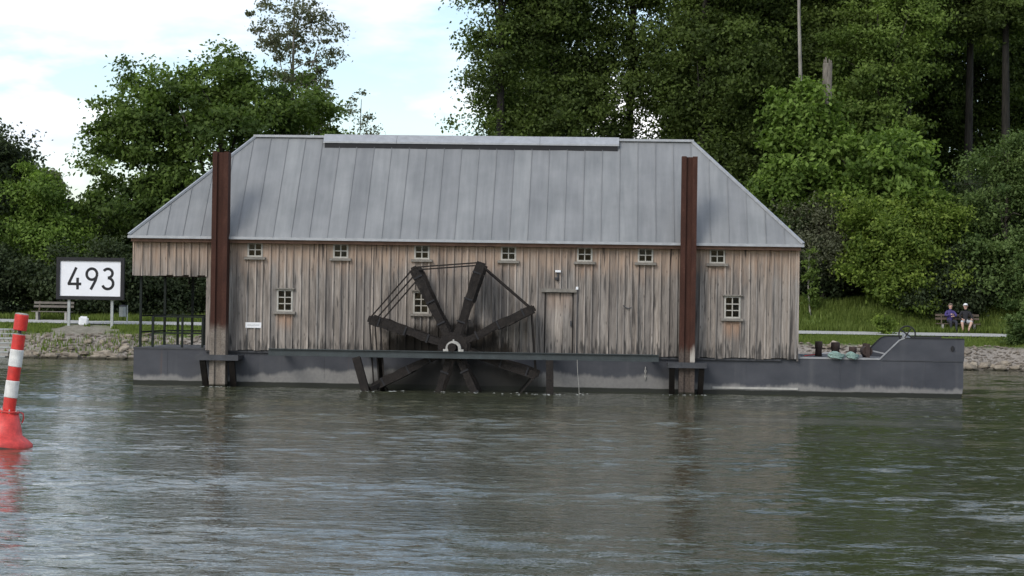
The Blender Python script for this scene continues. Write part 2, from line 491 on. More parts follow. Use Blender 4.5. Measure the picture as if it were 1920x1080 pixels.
M['bench_dark'] = plain('bench_brown', (0.10, 0.075, 0.055), 0.8, 0, 0.25, 6)
M['concrete'] = plain('concrete', (0.30, 0.285, 0.26), 0.9, 0, 0.25, 3)
M['asphalt'] = plain('path_surface', (0.42, 0.42, 0.40), 0.9, 0, 0.12, 1.2)
M['deck'] = plain('deck_plate', (0.11, 0.11, 0.115), 0.7, 0.1, 0.3, 3)
M['interior'] = plain('interior_boards', (0.035, 0.03, 0.025), 0.9, 0, 0.3, 3)
M['foam'] = plain('foam', (0.36, 0.37, 0.35), 0.7, 0, 0.15, 12)
M['water'] = water_mat()
M['ground'] = ground_mat()
M['stone'] = stone_mat()
M['bark'] = bark_mat('bark', (0.035, 0.03, 0.024), (0.10, 0.088, 0.072))
M['bark_dark'] = bark_mat('bark_dark', (0.014, 0.013, 0.011), (0.036, 0.033, 0.028))
M['bark_snag'] = bark_mat('bark_snag', (0.07, 0.062, 0.05), (0.2, 0.18, 0.15))
M['bark_pale'] = bark_mat('bark_pale', (0.16, 0.15, 0.13), (0.34, 0.32, 0.28))
M['leaf_maple'] = leaf_mat('leaf_maple', (0.042, 0.07, 0.018), (0.14, 0.205, 0.046), 0.38)
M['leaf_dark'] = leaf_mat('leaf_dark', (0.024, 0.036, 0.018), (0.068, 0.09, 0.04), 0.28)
M['leaf_bright'] = leaf_mat('leaf_bright', (0.065, 0.11, 0.022), (0.22, 0.32, 0.07), 0.4)
M['leaf_yellow'] = leaf_mat('leaf_yellow', (0.068, 0.105, 0.024), (0.175, 0.245, 0.056), 0.38)
M['leaf_hazel'] = leaf_mat('leaf_hazel', (0.08, 0.125, 0.024), (0.27, 0.35, 0.07), 0.42)
M['leaf_poplar'] = leaf_mat('leaf_poplar', (0.042, 0.062, 0.018), (0.128, 0.178, 0.044), 0.4)
M['leaf_grey'] = leaf_mat('leaf_grey', (0.085, 0.092, 0.055), (0.20, 0.21, 0.135), 0.38)
M['leaf_shrub'] = leaf_mat('leaf_shrub', (0.052, 0.088, 0.026), (0.155, 0.215, 0.07), 0.38)
M['grass'] = leaf_mat('grass_blades', (0.085, 0.125, 0.024), (0.22, 0.275, 0.07), 0.38)

# ------------------------------------------------------------------ terrain
def sstep(a, b, x):
    t = np.clip((x-a)/(b-a), 0, 1); return t*t*(3-2*t)
def shore(x):
    x = np.asarray(x, float)
    return 24.0 + 4.4*sstep(-17, 7, x) + 0.8*sstep(-22, -28, x) + 0.22*np.sin(x*0.9) + 0.14*np.sin(x*2.3+1)
PS0, PS1 = 4.4, 7.2
def ground_z(x, y):
    x = np.asarray(x, float); y = np.asarray(y, float)
    s = y - shore(x)
    z = np.interp(s, [-30, -8, -1, 0, 1.0, 2.0, 3.2, PS0-0.1, PS1+0.1, 8.2, 20, 60, 400], [-2.5, -1.6, -0.28, 0.0, 0.5, 0.96, 1.12, 1.33, 1.45, 1.5, 2.0, 2.6, 3.0])
    right = sstep(3, 8, x)*sstep(7.8, 11.5, s)
    z = z + right*1.15
    z = z + 0.05*np.sin(x*1.7+y*0.6)*sstep(7.5, 10, s) + 0.035*np.sin(x*3.1-y*2.2)*sstep(0, 1, s)*(1-sstep(2.5, 4, s))
    return z

def grid_mesh(name, xs, ys, zfun, mat, smooth=True):
    X, Y = np.meshgrid(xs, ys)
    Z = zfun(X, Y)
    nx, ny = len(xs), len(ys)
    me = bpy.data.meshes.new(name)
    co = np.stack([X, Y, Z], -1).reshape(-1, 3).astype(np.float32)
    i = np.arange((ny-1)*(nx-1)); r = i//(nx-1); c = i % (nx-1)
    a = r*nx+c
    q = np.stack([a, a+1, a+nx+1, a+nx], -1).astype(np.int32)
    me.vertices.add(len(co)); me.vertices.foreach_set('co', co.ravel())
    me.loops.add(q.size); me.loops.foreach_set('vertex_index', q.ravel())
    me.polygons.add(len(q)); me.polygons.foreach_set('loop_start', np.arange(0, q.size, 4, dtype=np.int32))
    me.polygons.foreach_set('use_smooth', np.full(len(q), smooth))
    me.materials.append(mat)
    me.update(calc_edges=True)
    return me

far = [-900, -450, -220, -120, -70]
xs = np.array(far + list(np.arange(-45, 45.01, 0.35)) + [70, 120, 220, 450, 900])
ys = np.array(list(np.arange(14, 46, 0.3)) + [47, 49, 52, 56, 62, 70, 85, 110, 160, 250, 420, 700, 1200])
bank = obj('riverbank', grid_mesh('riverbank', xs, ys, ground_z, M['ground']))
tag(bank, kind='structure')

# cycle path along the river, a thin sheet on the bank
pm = MB()
px = np.arange(-60, 60.01, 0.6)
for i, x in enumerate(px):
    for s in (PS0, (PS0+PS1)/2, PS1):
        y = 24.0 + 4.4*float(sstep(-17, 7, x)) + 0.8*float(sstep(-22, -28, x)) + s + 0.15
        pm.v.append((x, y, float(np.interp(s, [PS0, PS1], [1.37, 1.475])) + 0.02))
for i in range(len(px)-1):
    for k in range(2):
        a = i*3+k
        pm.f.append((a, a+3, a+4, a+1)); pm.mi.append(0)
path = pm.build('path', M['asphalt'])
tag(path, kind='structure')

# river: one sheet, real waves in the stretch one looks over
wx = np.array([-900, -400, -200, -110, -70, -50, -40, -34] + list(np.arange(-30, 24, 0.10)) + [26, 32, 40, 55, 80, 140, 300, 900])
wy = np.array([-700, -300, -160, -100, -75, -60, -54, -50] + list(np.arange(-47, -14, 0.07)) + list(np.arange(-14, 30, 0.11)) + [31, 33])
comps = []
wr = np.random.default_rng(3)
for k in range(60):
    lam = 0.26*(5.5**wr.random())          # 0.26 .. 1.4 m
    th = wr.normal(0, 0.55) + (math.pi if wr.random() < 0.4 else 0) + 0.06
    comps.append((2*math.pi/lam*math.sin(th), 2*math.pi/lam*math.cos(th), wr.random()*6.28, lam*0.0030*(0.6+0.8*wr.random())))
def waves(X, Y):
    Z = np.zeros_like(X)
    for kx, ky, ph, am in comps:
        Z += am*np.sin(kx*X+ky*Y+ph)
    g = 0.62 + 0.38*np.sin(0.21*X+0.5*Y+1.0)*np.sin(0.13*X-0.31*Y) + 0.25*np.sin(1.1*Y+0.15*X)
    calm = 0.55 + 0.45*sstep(14, -6, Y) + 0.12*sstep(-20, -36, Y)
    edge = sstep(-30, -27, X)*sstep(24, 21, X)*sstep(-47, -44, Y)*sstep(30, 27, Y)
    return Z*g*calm*edge
water = obj('river_water', grid_mesh('river_water', wx, wy, waves, M['water']))
tag(water, kind='structure')

# stones of the bank: the ones that can be told apart are objects, the gravel between is one
def stone_mesh(name, seed):
    bm = bmesh.new()
    bmesh.ops.create_icosphere(bm, subdivisions=2, radius=1)
    r = random.Random(seed)
    ph = [r.random()*6.28 for _ in range(6)]
    for v in bm.verts:
        c = v.co
        k = 1 + 0.22*math.sin(2.3*c.x+ph[0])*math.sin(2.1*c.y+ph[1]) + 0.16*math.sin(3.7*c.z+ph[2]) + 0.12*math.sin(4.3*c.x+3.1*c.y+ph[3])
        v.co = c*k
        for ax in range(3):
            lim = 0.8+0.12*math.sin(ph[ax]); v.co[ax] = max(-lim, min(lim, v.co[ax]))
    me = bpy.data.meshes.new(name); bm.to_mesh(me); bm.free()
    me.materials.append(M['stone'])
    return me
stones = [stone_mesh('stone', k) for k in range(5)]
sr = random.Random(5)
for k in range(200):
    if k < 105: x = sr.uniform(-24.5, -18.6)
    elif k < 115: x = sr.uniform(-18.6, -12)
    else: x = sr.uniform(7.5, 18.5)
    s = sr.choice([sr.uniform(-0.35, 0.5), sr.uniform(-0.2, 2.0)])
    y = float(shore(x)) + s
    w = sr.uniform(0.09, 0.26)*(1.25 if s < 0.4 else 0.9)
    z = float(ground_z(x, y))
    obj('stone', stones[k % 5], bank, (x, y, max(z, -0.05) + 0.12*w), (w*sr.uniform(0.9, 1.6), w, w*sr.uniform(0.45, 0.8)), (sr.uniform(-.3,.3), sr.uniform(-.3,.3), sr.uniform(0, 6.28)))
gm = MB()
for k in range(2300):
    x = sr.uniform(-24.7, -12) if k % 2 else sr.uniform(7, 20)
    s = sr.uniform(-0.3, 2.15)
    y = float(shore(x)) + s
    z = float(ground_z(x, y)); w = sr.uniform(0.03, 0.10)
    a0 = sr.random()*6.28
    vs = [(x+w*math.cos(a0+a)*(1 if i % 2 else 1.4), y+w*math.sin(a0+a), z+0.01) for i, a in enumerate((0, 1.57, 3.14, 4.71))] + [(x+sr.uniform(-.02,.02), y-0.01, z+w*sr.uniform(0.4, 0.9))]
    gm.add(vs, [(0,1,4),(1,2,4),(2,3,4),(3,0,4)])
tag(gm.build('bank_gravel', M['stone']), 'grey brown gravel and rubble on the sloping river bank', 'gravel', kind='stuff')

# ------------------------------------------------------------------ the mill house
HX0, HX1, HY0, HY1 = -13.90, 5.33, 0.0, 4.7
ZB, ZT, ZP = 1.08, 4.26, 3.19           # foot, wall top, underside of the overhang
PXW = -11.77                            # where the open porch ends
wins = [(cx-0.21, cx+0.21, 3.77, 4.17, 2) for cx in (-10.35, -7.85, -5.49, -2.98, -0.78, 0.97, 3.03)] + \
       [(cx-0.22, cx+0.22, 2.2, 2.82, 3) for cx in (-9.46, -5.49, 3.48)]
DOOR = (-1.92, -1.08, ZB+0.02, 2.86)
house = empty('mill_house', (0, 0, 0))
tag(house, 'long weathered plank mill house with hipped zinc roof standing on the dark barge', 'mill')

def sheet_with_holes(mb, x0, x1, z0, z1, y0, y1, holes):
    xs_ = sorted({x0, x1, *[h[0] for h in holes], *[h[1] for h in holes]})
    zs_ = sorted({z0, z1, *[h[2] for h in holes], *[h[3] for h in holes]})
    xs_ = [v for v in xs_ if x0 <= v <= x1]; zs_ = [v for v in zs_ if z0 <= v <= z1]
    for i in range(len(xs_)-1):
        run = None
        for k in range(len(zs_)-1):
            cx, cz = (xs_[i]+xs_[i+1])/2, (zs_[k]+zs_[k+1])/2
            solid = not any(h[0] < cx < h[1] and h[2] < cz < h[3] for h in holes)
            if solid and run is None: run = zs_[k]
            if run is not None and (not solid or k == len(zs_)-2):
                mb.box(xs_[i], xs_[i+1], y0, y1, run, zs_[k+1] if solid else zs_[k])
                run = None
PORCH = (HX0-0.5, PXW, ZB-1, ZP)
holes = [w[:4] for w in wins] + [DOOR, PORCH]
mb = MB(); sheet_with_holes(mb, HX0+0.03, HX1-0.03, ZB, ZT, 0.03, 0.09, holes)
front = mb.build('front_wall', M['interior'], house)
mb = MB(); sheet_with_holes(mb, HX0+0.03, HX1-0.03, ZB, ZT, HY1-0.09, HY1, [PORCH])
mb.build('back_wall', M['wood'], house)
right_wall = MB().box(HX1-0.09, HX1-0.03, 0.09, HY1-0.09, ZB, ZT).build('end_wall', M['interior'], house)
left_wall = MB().box(HX0+0.03, HX0+0.09, 0.09, HY1-0.09, ZP, ZT).build('end_wall', M['interior'], house)
porch_wall = MB().box(PXW+0.03, PXW+0.09, 0.09, HY1-0.09, ZB, ZT).build('porch_wall', M['interior'], house)
MB().box(HX0+0.1, PXW, 0.1, HY1-0.1, ZP+0.02, ZP+0.1).build('porch_ceiling', M['fascia'], house)
MB().box(PXW+0.1, HX1-0.1, 0.1, HY1-0.1, ZB-0.0, ZB+0.05).build('floor_boards', M['interior'], house)
MB().box(HX0+0.1, HX1-0.1, 0.1, HY1-0.1, ZT-0.02, ZT+0.05).build('loft_floor', M['interior'], house)

unit = MB().box(-0.5, 0.5, -0.5, 0.5, -0.5, 0.5).mesh('board', M['wood'])
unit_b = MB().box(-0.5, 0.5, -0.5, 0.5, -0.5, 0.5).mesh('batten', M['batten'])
br = random.Random(11)
def board(parent, x0, x1, y0, y1, z0, z1, name='board'):
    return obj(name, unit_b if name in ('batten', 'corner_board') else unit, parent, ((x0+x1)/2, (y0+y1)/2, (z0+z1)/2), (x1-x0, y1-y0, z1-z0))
def pieces(x0, x1, z0, z1, holes):
    """vertical runs of a board left free by the openings it crosses"""
    segs = [(z0, z1)]
    for h in holes:
        if x1 > h[0]+0.004 and x0 < h[1]-0.004:
            ns_ = []
            for a, b in segs:
                if h[3] <= a or h[2] >= b: ns_.append((a, b)); continue
                if h[2] > a+0.05: ns_.append((a, h[2]))
                if h[3] < b-0.02: ns_.append((h[3], b))
            segs = ns_
    return segs
# board edges: irregular widths, but an edge falls on each side of every opening
edges = {HX0, HX1, PXW}
for h in holes[:-1]: edges |= {round(h[0], 3), round(h[1], 3)}
fixed = sorted(edges); allx = []
for a, b in zip(fixed[:-1], fixed[1:]):
    n = max(1, round((b-a)/0.235)) if b-a > 0.16 else 1
    ws = [br.uniform(0.82, 1.18) for _ in range(n)]; t = sum(ws); x = a
    for w in ws:
        allx.append((x, x+(b-a)*w/t)); x += (b-a)*w/t
for i, (a, b) in enumerate(allx):
    base = ZB-0.03 if a >= PXW-0.01 else ZP
    dz = br.uniform(-0.025, 0.02)
    for z0, z1 in pieces(a, b, base, ZT, holes[:-1]):
        lo = z0+dz if z0 == base else z0
        board(front, a+0.003, b-0.003, -br.uniform(0.0, 0.007), 0.028, lo, z1)
    if i and i < len(allx):
        w = br.uniform(0.018, 0.03)
        hs = [(h[0]-0.03, h[1]+0.03, h[2]-0.05, h[3]) for h in holes[:-1]]
        base2 = ZB-0.03 if a >= PXW+0.01 else ZP
        for z0, z1 in pieces(a-w, a+w, base2, ZT, hs):
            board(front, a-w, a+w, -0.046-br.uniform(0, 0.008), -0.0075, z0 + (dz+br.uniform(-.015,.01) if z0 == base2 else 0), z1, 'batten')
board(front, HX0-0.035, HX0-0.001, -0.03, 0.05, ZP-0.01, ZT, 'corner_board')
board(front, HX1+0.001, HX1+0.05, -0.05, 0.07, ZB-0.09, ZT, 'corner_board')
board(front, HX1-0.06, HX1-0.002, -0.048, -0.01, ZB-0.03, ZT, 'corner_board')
def side_boards(parent, x0, x1, z0, z1):
    y = 0.06
    while y < HY1-0.06:
        w = br.uniform(0.2, 0.27)
        board(parent, x0, x1, y+0.003, min(y+w, HY1)-0.003, z0, z1); y += w
side_boards(right_wall, HX1-0.028, HX1, ZB-0.03, ZT)
side_boards(left_wall, HX0, HX0+0.028, ZP, ZT)
side_boards(porch_wall, PXW, PXW+0.028, ZB, ZP)

pane_mesh = MB().box(-0.5, 0.5, -0.5, 0.5, -0.5, 0.5).mesh('pane', M['glass'])
def make_window(x0, x1, z0, z1, rows):
    f = 0.035
    mb = MB()
    mb.box(x0-0.012, x0+f, -0.03, 0.07, z0-0.01, z1+0.01)
    mb.box(x1-f, x1+0.012, -0.03, 0.07, z0-0.01, z1+0.01)
    mb.box(x0+f, x1-f, -0.028, 0.07, z1-f, z1+0.012)
    mb.box(x0+f, x1-f, -0.028, 0.07, z0-0.012, z0+f)
    w = mb.build('window', M['sash'], house)
    ix0, ix1, iz0, iz1 = x0+f, x1-f, z0+f, z1-f
    cx = (ix0+ix1)/2
    MB().box(cx-0.015, cx+0.015, -0.012, 0.045, iz0, iz1).build('glazing_bar', M['sash'], w)
    ph = (iz1-iz0)/rows
    for r_ in range(1, rows):
        zz = iz0 + r_*ph
        MB().box(ix0, ix1, -0.009, 0.042, zz-0.014, zz+0.014).build('glazing_bar', M['sash'], w)
    for r_ in range(rows):
        for a, b in ((ix0, cx), (cx, ix1)):
            obj('pane', pane_mesh, w, ((a+b)/2, 0.02, iz0+(r_+0.5)*ph), (b-a, 0.005, ph), (br.uniform(-.012,.012), 0, br.uniform(-.012,.012)))
    mb = MB()
    sl = [(-0.13, z0-0.085), (-0.13, z0-0.05), (-0.02, z0-0.005), (-0.02, z0-0.085)]
    vs = [(x0-0.1, y, z) for y, z in sl] + [(x1+0.1, y, z) for y, z in sl]
    mb.add(vs, [(0,1,2,3),(7,6,5,4),(0,4,5,1),(1,5,6,2),(2,6,7,3),(3,7,4,0)])
    mb.build('sill', M['trim_wood'], w)
    if rows == 3:
        MB().box(x0-0.07, x1+0.07, -0.1, -0.02, z1+0.014, z1+0.05).build('head_board', M['trim_wood'], w)
for w in wins: make_window(*w)

door = MB().box(DOOR[0]+0.002, DOOR[1]-0.002, 0.075, 0.1, DOOR[2], DOOR[3]).build('door', M['interior'], house)
x = DOOR[0]+0.03
for k, w in enumerate((0.26, 0.25, 0.27)):
    board(door, x+0.004, x+w-0.004, 0.045, 0.074, DOOR[2]+0.01, DOOR[3]-0.02, 'plank'); x += w
MB().box(DOOR[0]+0.0, DOOR[0]+0.028, 0.0, 0.07, DOOR[2], DOOR[3]).build('door_jamb', M['soaked'], door)
MB().box(DOOR[1]-0.028, DOOR[1], 0.0, 0.07, DOOR[2], DOOR[3]).build('door_jamb', M['soaked'], door)
MB().box(DOOR[0]-0.09, DOOR[1]+0.09, -0.09, -0.042, DOOR[3]+0.005, DOOR[3]+0.11).build('lintel', M['trim_wood'], door)
MB().box(-1.17, -1.13, -0.005, 0.044, 1.9, 2.05).build('handle', M['dark_steel'], door)

# hipped roof
EX0, EX1, EY0, EY1, EZ = -14.0, 5.46, -0.3, 5.0, 4.33
RX0, RX1, RY, RZ = -10.80, 2.35, 2.35, 7.42
mb = MB()
d_ = 0.05
vs = [(EX0,EY0,EZ-d_),(EX1,EY0,EZ-d_),(EX1,EY1,EZ-d_),(EX0,EY1,EZ-d_),(RX0,RY,RZ-d_),(RX1,RY,RZ-d_)]
mb.add(vs, [(0,1,5,4),(1,2,5),(2,3,4,5),(3,0,4),(3,2,1,0)])
roof = mb.build('roof', M['fascia'], house)
mb = MB()
mb.box(EX0+0.06, EX1-0.06, EY0+0.05, EY0+0.11, EZ-0.17, EZ-d_-0.004)
mb.box(EX0+0.06, EX0+0.12, EY0+0.11, EY1-0.05, EZ-0.17, EZ-d_-0.004)
mb.box(EX1-0.12, EX1-0.06, EY0+0.11, EY1-0.05, EZ-0.17, EZ-d_-0.004)
mb.build('fascia', M['fascia'], house)
def slope(p0, p1, apex_u0, apex_u1, vdir, vlen, pitch, jitter):
    """panels between standing seams on one roof face; p0->p1 along the eave, vdir up the slope"""
    p0 = Vector(p0); p1 = Vector(p1); u = (p1-p0); ul = u.length; u.normalize()
    v = Vector(vdir).normalized(); nrm = u.cross(v).normalized()
    if nrm.z < 0: nrm = -nrm
    def vmax(t):
        if t < apex_u0: return vlen*t/apex_u0
        if t > apex_u1: return vlen*(ul-t)/(ul-apex_u1)
        return vlen
    n = round(ul/pitch); cuts = [i*ul/n for i in range(n+1)]
    for a, b in zip(cuts[:-1], cuts[1:]):
        us = [a] + [c for c in (apex_u0, apex_u1) if a < c < b] + [b]
        top = [(t, vmax(t)) for t in us]
        poly = [(a, -0.03), (b, -0.03)] + [q for q in reversed(top)]
        poly = [q for i, q in enumerate(poly) if i == 0 or (abs(q[0]-poly[i-1][0]) + abs(q[1]-poly[i-1][1])) > 1e-4]
        if len(poly) < 3: continue
        tl = br.uniform(-jitter, jitter)
        P = []
        for t, h in poly:
            P.append(p0 + u*t + v*h + nrm*(0.004 + tl*(t-a)/(b-a)))
        Q = [q - nrm*0.03 for q in P]
        k = len(P)
        m_ = MB().add(P+Q, [tuple(range(k)), tuple(range(2*k-1, k-1, -1))] + [((i+1) % k, i, i+k, (i+1) % k+k) for i in range(k)])
        m_.build('roof_panel', M['zinc'], roof)
    for t in cuts[1:-1]:
        h = vmax(t)
        if h < 0.25: continue
        MB().bar(p0+u*t+v*(-0.02)+nrm*0.018, p0+u*t+v*(h-0.05)+nrm*0.018, 0.010, 0.02, nrm).build('seam', M['zinc'], roof)
vf = Vector((0, RY-EY0, RZ-EZ))
slope((EX0,EY0,EZ), (EX1,EY0,EZ), RX0-EX0, RX1-EX0, vf, vf.length, 0.52, 0.006)
vb = Vector((0, RY-EY1, RZ-EZ))
slope((EX1,EY1,EZ), (EX0,EY1,EZ), EX1-RX1, EX1-RX0, vb, vb.length, 0.52, 0.006)
vl = Vector((RX0-EX0, 0, RZ-EZ)); hw = EY1-RY
slope((EX0,EY1,EZ), (EX0,EY0,EZ), hw, hw, vl, vl.length, 0.52, 0.004)
vr = Vector((RX1-EX1, 0, RZ-EZ))
slope((EX1,EY0,EZ), (EX1,EY1,EZ), RY-EY0, RY-EY0, vr, vr.length, 0.52, 0.004)
for a, b in (((EX0,EY0,EZ),(RX0,RY,RZ)), ((EX1,EY0,EZ),(RX1,RY,RZ)), ((EX0,EY1,EZ),(RX0,RY,RZ)), ((EX1,EY1,EZ),(RX1,RY,RZ))):
    a = Vector(a); b = Vector(b); MB().bar(a+Vector((0,0,.03)), b+Vector((0,0,.03)), 0.10, 0.06).build('hip_cap', M['zinc_trim'], roof)
MB().bar((RX0-0.05,RY,RZ+0.045), (RX1+0.05,RY,RZ+0.045), 0.16, 0.07).build('ridge_cap', M['zinc_trim'], roof)
MB().box(EX0-0.02, EX1+0.02, EY0-0.065, EY0-0.03, EZ-0.075, EZ+0.0).build('eave_trim', M['zinc_trim'], roof)
# raised ventilation cap along the ridge
for sgn in (-1, 1):
    a = (RY-EY0)/(RZ-EZ)
    mb = MB()
    for k, (x0, x1) in enumerate(((-8.70, -6.5), (-6.49, -2.2), (-2.19, 0.17))):
        y1 = RY+sgn*0.03; y0 = RY + sgn*0.30; z1 = RZ+0.12; z0 = RZ-0.11
        vs = [(x0,y0,z0),(x1,y0,z0),(x1,y1,z1),(x0,y1,z1),(x0,y0,z0-0.05),(x1,y0,z0-0.05),(x1,y1,z1-0.05),(x0,y1,z1-0.05)]
        fs = [(0,1,2,3),(7,6,5,4),(4,5,1,0),(5,6,2,1),(6,7,3,2),(7,4,0,3)]
        mb.add(vs, fs)
    mb.build('vent_cap', M['zinc_trim'], roof)
MB().box(-8.66, 0.13, RY-0.27, RY+0.27, RZ-0.5, RZ-0.15).build('vent_shadow_strip', M['black'], roof)  # black strip stands in for the shadow line below the vent cap

# fittings on the front
lamp = MB().box(-1.62, -1.46, -0.14, -0.04, 3.44, 3.5).build('wall_lamp', M['white'], house)
MB().box(-1.56, -1.52, -0.1, -0.04, 3.30, 3.44).build('lamp_bracket', M['dark_steel'], lamp)
MB().lathe([(0.03, -0.02), (0.05, 0.0), (0.055, 0.05), (0.04, 0.08)], 10, (-1.57, -0.09, 3.22)).build('lamp_globe', M['dark_steel'], lamp)
cond = MB().tube([(-0.98, -0.05, 1.1), (-0.98, -0.05, 2.98)], 0.012, 6).build('cable_conduit', M['dark_steel'], house)
MB().box(-1.02, -0.95, -0.1, -0.04, 2.95, 3.03).build('sensor_box', M['white'], cond)
plate = MB().box(-10.59, -10.13, -0.055, -0.043, 1.70, 1.86).build('name_plate', M['white'], house)
mb = MB()
x = -10.53
while x < -10.2:
    w = br.uniform(0.012, 0.022); mb.box(x, x+w, -0.0572, -0.0552, 1.765, 1.765+br.uniform(0.025, 0.04)); x += w+0.008
mb.build('plate_print', M['grey_print'], plate)
MB().box(-4.2, -4.05, -0.08, -0.04, 2.0, 2.03).build('bracket', M['dark_steel'], house)
MB().tube([(0.35,-.055,2.52),(0.42,-.055,2.45),(0.5,-.055,2.43),(0.58,-.055,2.46)], 0.015, 6).build('hook', M['dark_steel'], house)

# ------------------------------------------------------------------ the barge
BX0, BX1, BY0, BY1, DZ = -13.89, 10.10, 0.1, 4.3, 1.06
barge = empty('barge', (0, 0, 0))
tag(barge, 'dark grey steel barge with chalky waterline and raised bow, carrying the plank mill', 'barge')
mb = MB()
prof = [(BX0+0.0, 1.07), (BX0+0.15, -0.9), (9.75, -0.9), (BX1, 1.0)]
mb.prism_xz([(BX0+0.2, -0.9), (9.9, -0.9), (BX1, 0.3), (BX1, DZ), (BX0, DZ), (BX0, -0.1)], BY0, BY1)
hull = mb.build('hull', M['hull'], barge)
MB().box(BX0+0.05, HX0+2.2, BY0+0.12, BY1-0.12, DZ+0.003, DZ+0.02).build('stern_deck', M['deck'], barge)
MB().box(HX1+0.06, BX1-0.1, BY0+0.12, BY1-0.12, DZ+0.003, DZ+0.012).build('bow_deck', M['deck'], barge)
for y0, y1, s in ((BY0-0.012, BY0+0.03, 1), (BY1-0.03, BY1+0.012, 1)):
    MB().prism_xz([(7.72, DZ), (BX1, DZ), (BX1+0.02, 1.68), (8.42, 1.68), (8.27, 1.62)], y0, y1).build('bow_bulwark', M['hull'], barge)
    yc = (y0+y1)/2
    cap_m = M['gunwale'] if y0 < 1 else M['black']
    MB().bar((7.70, yc, DZ+0.012), (8.27, yc, 1.635), 0.07, 0.035, (-1,0,1)).build('bulwark_cap', cap_m, barge)
    MB().bar((8.27, yc, 1.635), (8.42, yc, 1.697), 0.07, 0.03, (-1,0,1)).build('bulwark_cap', cap_m, barge)
    MB().bar((8.42, yc, 1.697), (BX1+0.01, yc, 1.697), 0.07, 0.03).build('bulwark_cap', M['black'], barge)
MB().box(BX1-0.03, BX1+0.02, BY0+0.03, BY1-0.03, DZ, 1.66).build('bow_plate', M['hull'], barge)
MB().box(7.75, BX1, BY0-0.02, BY0-0.0125, DZ-0.02, DZ+0.005).build('weld_strip', M['dark_steel'], barge)
mb = MB().lathe([(0.075, 0), (0.075, 0.03), (0.05, 0.035)], 14)
hz = mb.build('hawse_hole', M['black'], barge, False, (9.78, BY0-0.012, 1.42)); hz.rotation_euler = (R(90), 0, R(0)); hz.scale = (0.75, 1.1, 1)
for y0, y1 in ((BY0-0.02, BY0+0.14), (BY1-0.14, BY1+0.02)):
    MB().box(HX1+0.05, 7.7, y0, y1, DZ+0.002, DZ+0.055).build('gunwale', M['gunwale'], barge)
    MB().box(BX0-0.01, HX0+2.1, y0, y1, DZ-0.02, DZ+0.03).build('gunwale', M['dark_steel'], barge)
for x in (-12.9, -8.3, -5.6, 0.2, 3.9, 6.6, 9.0):
    MB().box(x-0.012, x+0.012, BY0-0.007, BY0-0.001, 0.0, DZ-0.03).build('weld_seam', M['hull'], barge)
MB().box(PXW, 4.9, BY0-0.07, BY0-0.002, 0.98, 1.035).build('rubbing_strake', M['dark_steel'], barge)
MB().box(2.95, 5.4, BY0-0.035, BY0-0.002, 0.16, 0.22).build('skid_bar', M['bearing'], barge)

# outrigger that carries the outer bearing of the wheel
OB = -1.9
mb = MB()
mb.box(-9.6, 1.35, OB-0.08, OB+0.08, 1.135, 1.155); mb.box(-9.6, 1.35, OB-0.08, OB+0.08, 0.955, 0.975); mb.box(-9.6, 1.35, OB-0.012, OB+0.012, 0.976, 1.134)
mb.build('outrigger_beam', M['beam'], barge)
for x in (-9.45, -7.0, -1.67, 1.2):
    MB().box(x-0.07, x+0.07, OB+0.0805, BY0-0.003, 0.98, 1.12).build('outrigger_arm', M['beam'], barge)
MB().bar((-7.12, OB, 0.95), (-6.72, OB-0.02, -0.4), 0.22, 0.22, (0,1,0)).build('strut', M['soaked'], barge)
MB().bar((-1.69, OB, 0.95), (-1.66, OB-0.02, -0.4), 0.2, 0.2, (0,1,0)).build('strut', M['soaked'], barge)
MB().bar((-6.72, OB, 0.06), (-4.9, BY0, 1.0), 0.1, 0.12).build('diagonal_brace', M['soaked'], barge)
MB().bar((-6.5, OB+0.25, 0.95), (-6.55, BY0-0.1, -0.2), 0.12).build('diagonal_brace', M['soaked'], barge)
ring = MB()
for k in range(16):
    a0 = math.pi*k/16; a1 = math.pi*(k+1)/16
    ri, ro = 0.14, 0.215
    vs = []
    for yy in (OB-0.08, OB+0.08):
        for a, r_ in ((a0, ri), (a0, ro), (a1, ro), (a1, ri)):
            vs.append((-4.39+r_*math.cos(a), yy, 1.235+r_*math.sin(a)))
    ring.add(vs, [(3,2,1,0),(4,5,6,7),(0,1,5,4),(1,2,6,5),(2,3,7,6),(3,0,4,7)])
for sx in (-1, 1):
    x = -4.39+sx*0.178; ring.box(x-0.037, x+0.037, OB-0.08, OB+0.08, 1.157, 1.234)
    x = -4.39+sx*0.25; ring.box(x-0.034, x+0.034, OB-0.078, OB+0.078, 1.157, 1.215)
ring.box(-4.41, -4.37, OB-0.05, OB+0.05, 1.449, 1.49)
ring.build('axle_bearing', M['bearing'], barge)
# guides that slide on the piles
for xc, w0, w1 in ((-11.29, -11.90, -10.66), (2.18, 1.63, 2.74)):
    mb = MB()
    mb.box(w0, w1, -0.78, -0.70, 0.76, 0.92)
    mb.box(w0, xc-0.29, -0.699, BY0-0.01, 0.78, 0.90); mb.box(xc+0.29, w1, -0.699, BY0-0.01, 0.78, 0.90)
    mb.build('pile_guide', M['dark_steel'], barge)
    for sx in (-1, 1):
        MB().bar((xc+sx*0.42, -0.66, 0.77), (xc+sx*0.40, BY0-0.05, -0.35), 0.16, 0.14, (0,1,0)).build('guide_knee', M['soaked'], barge)
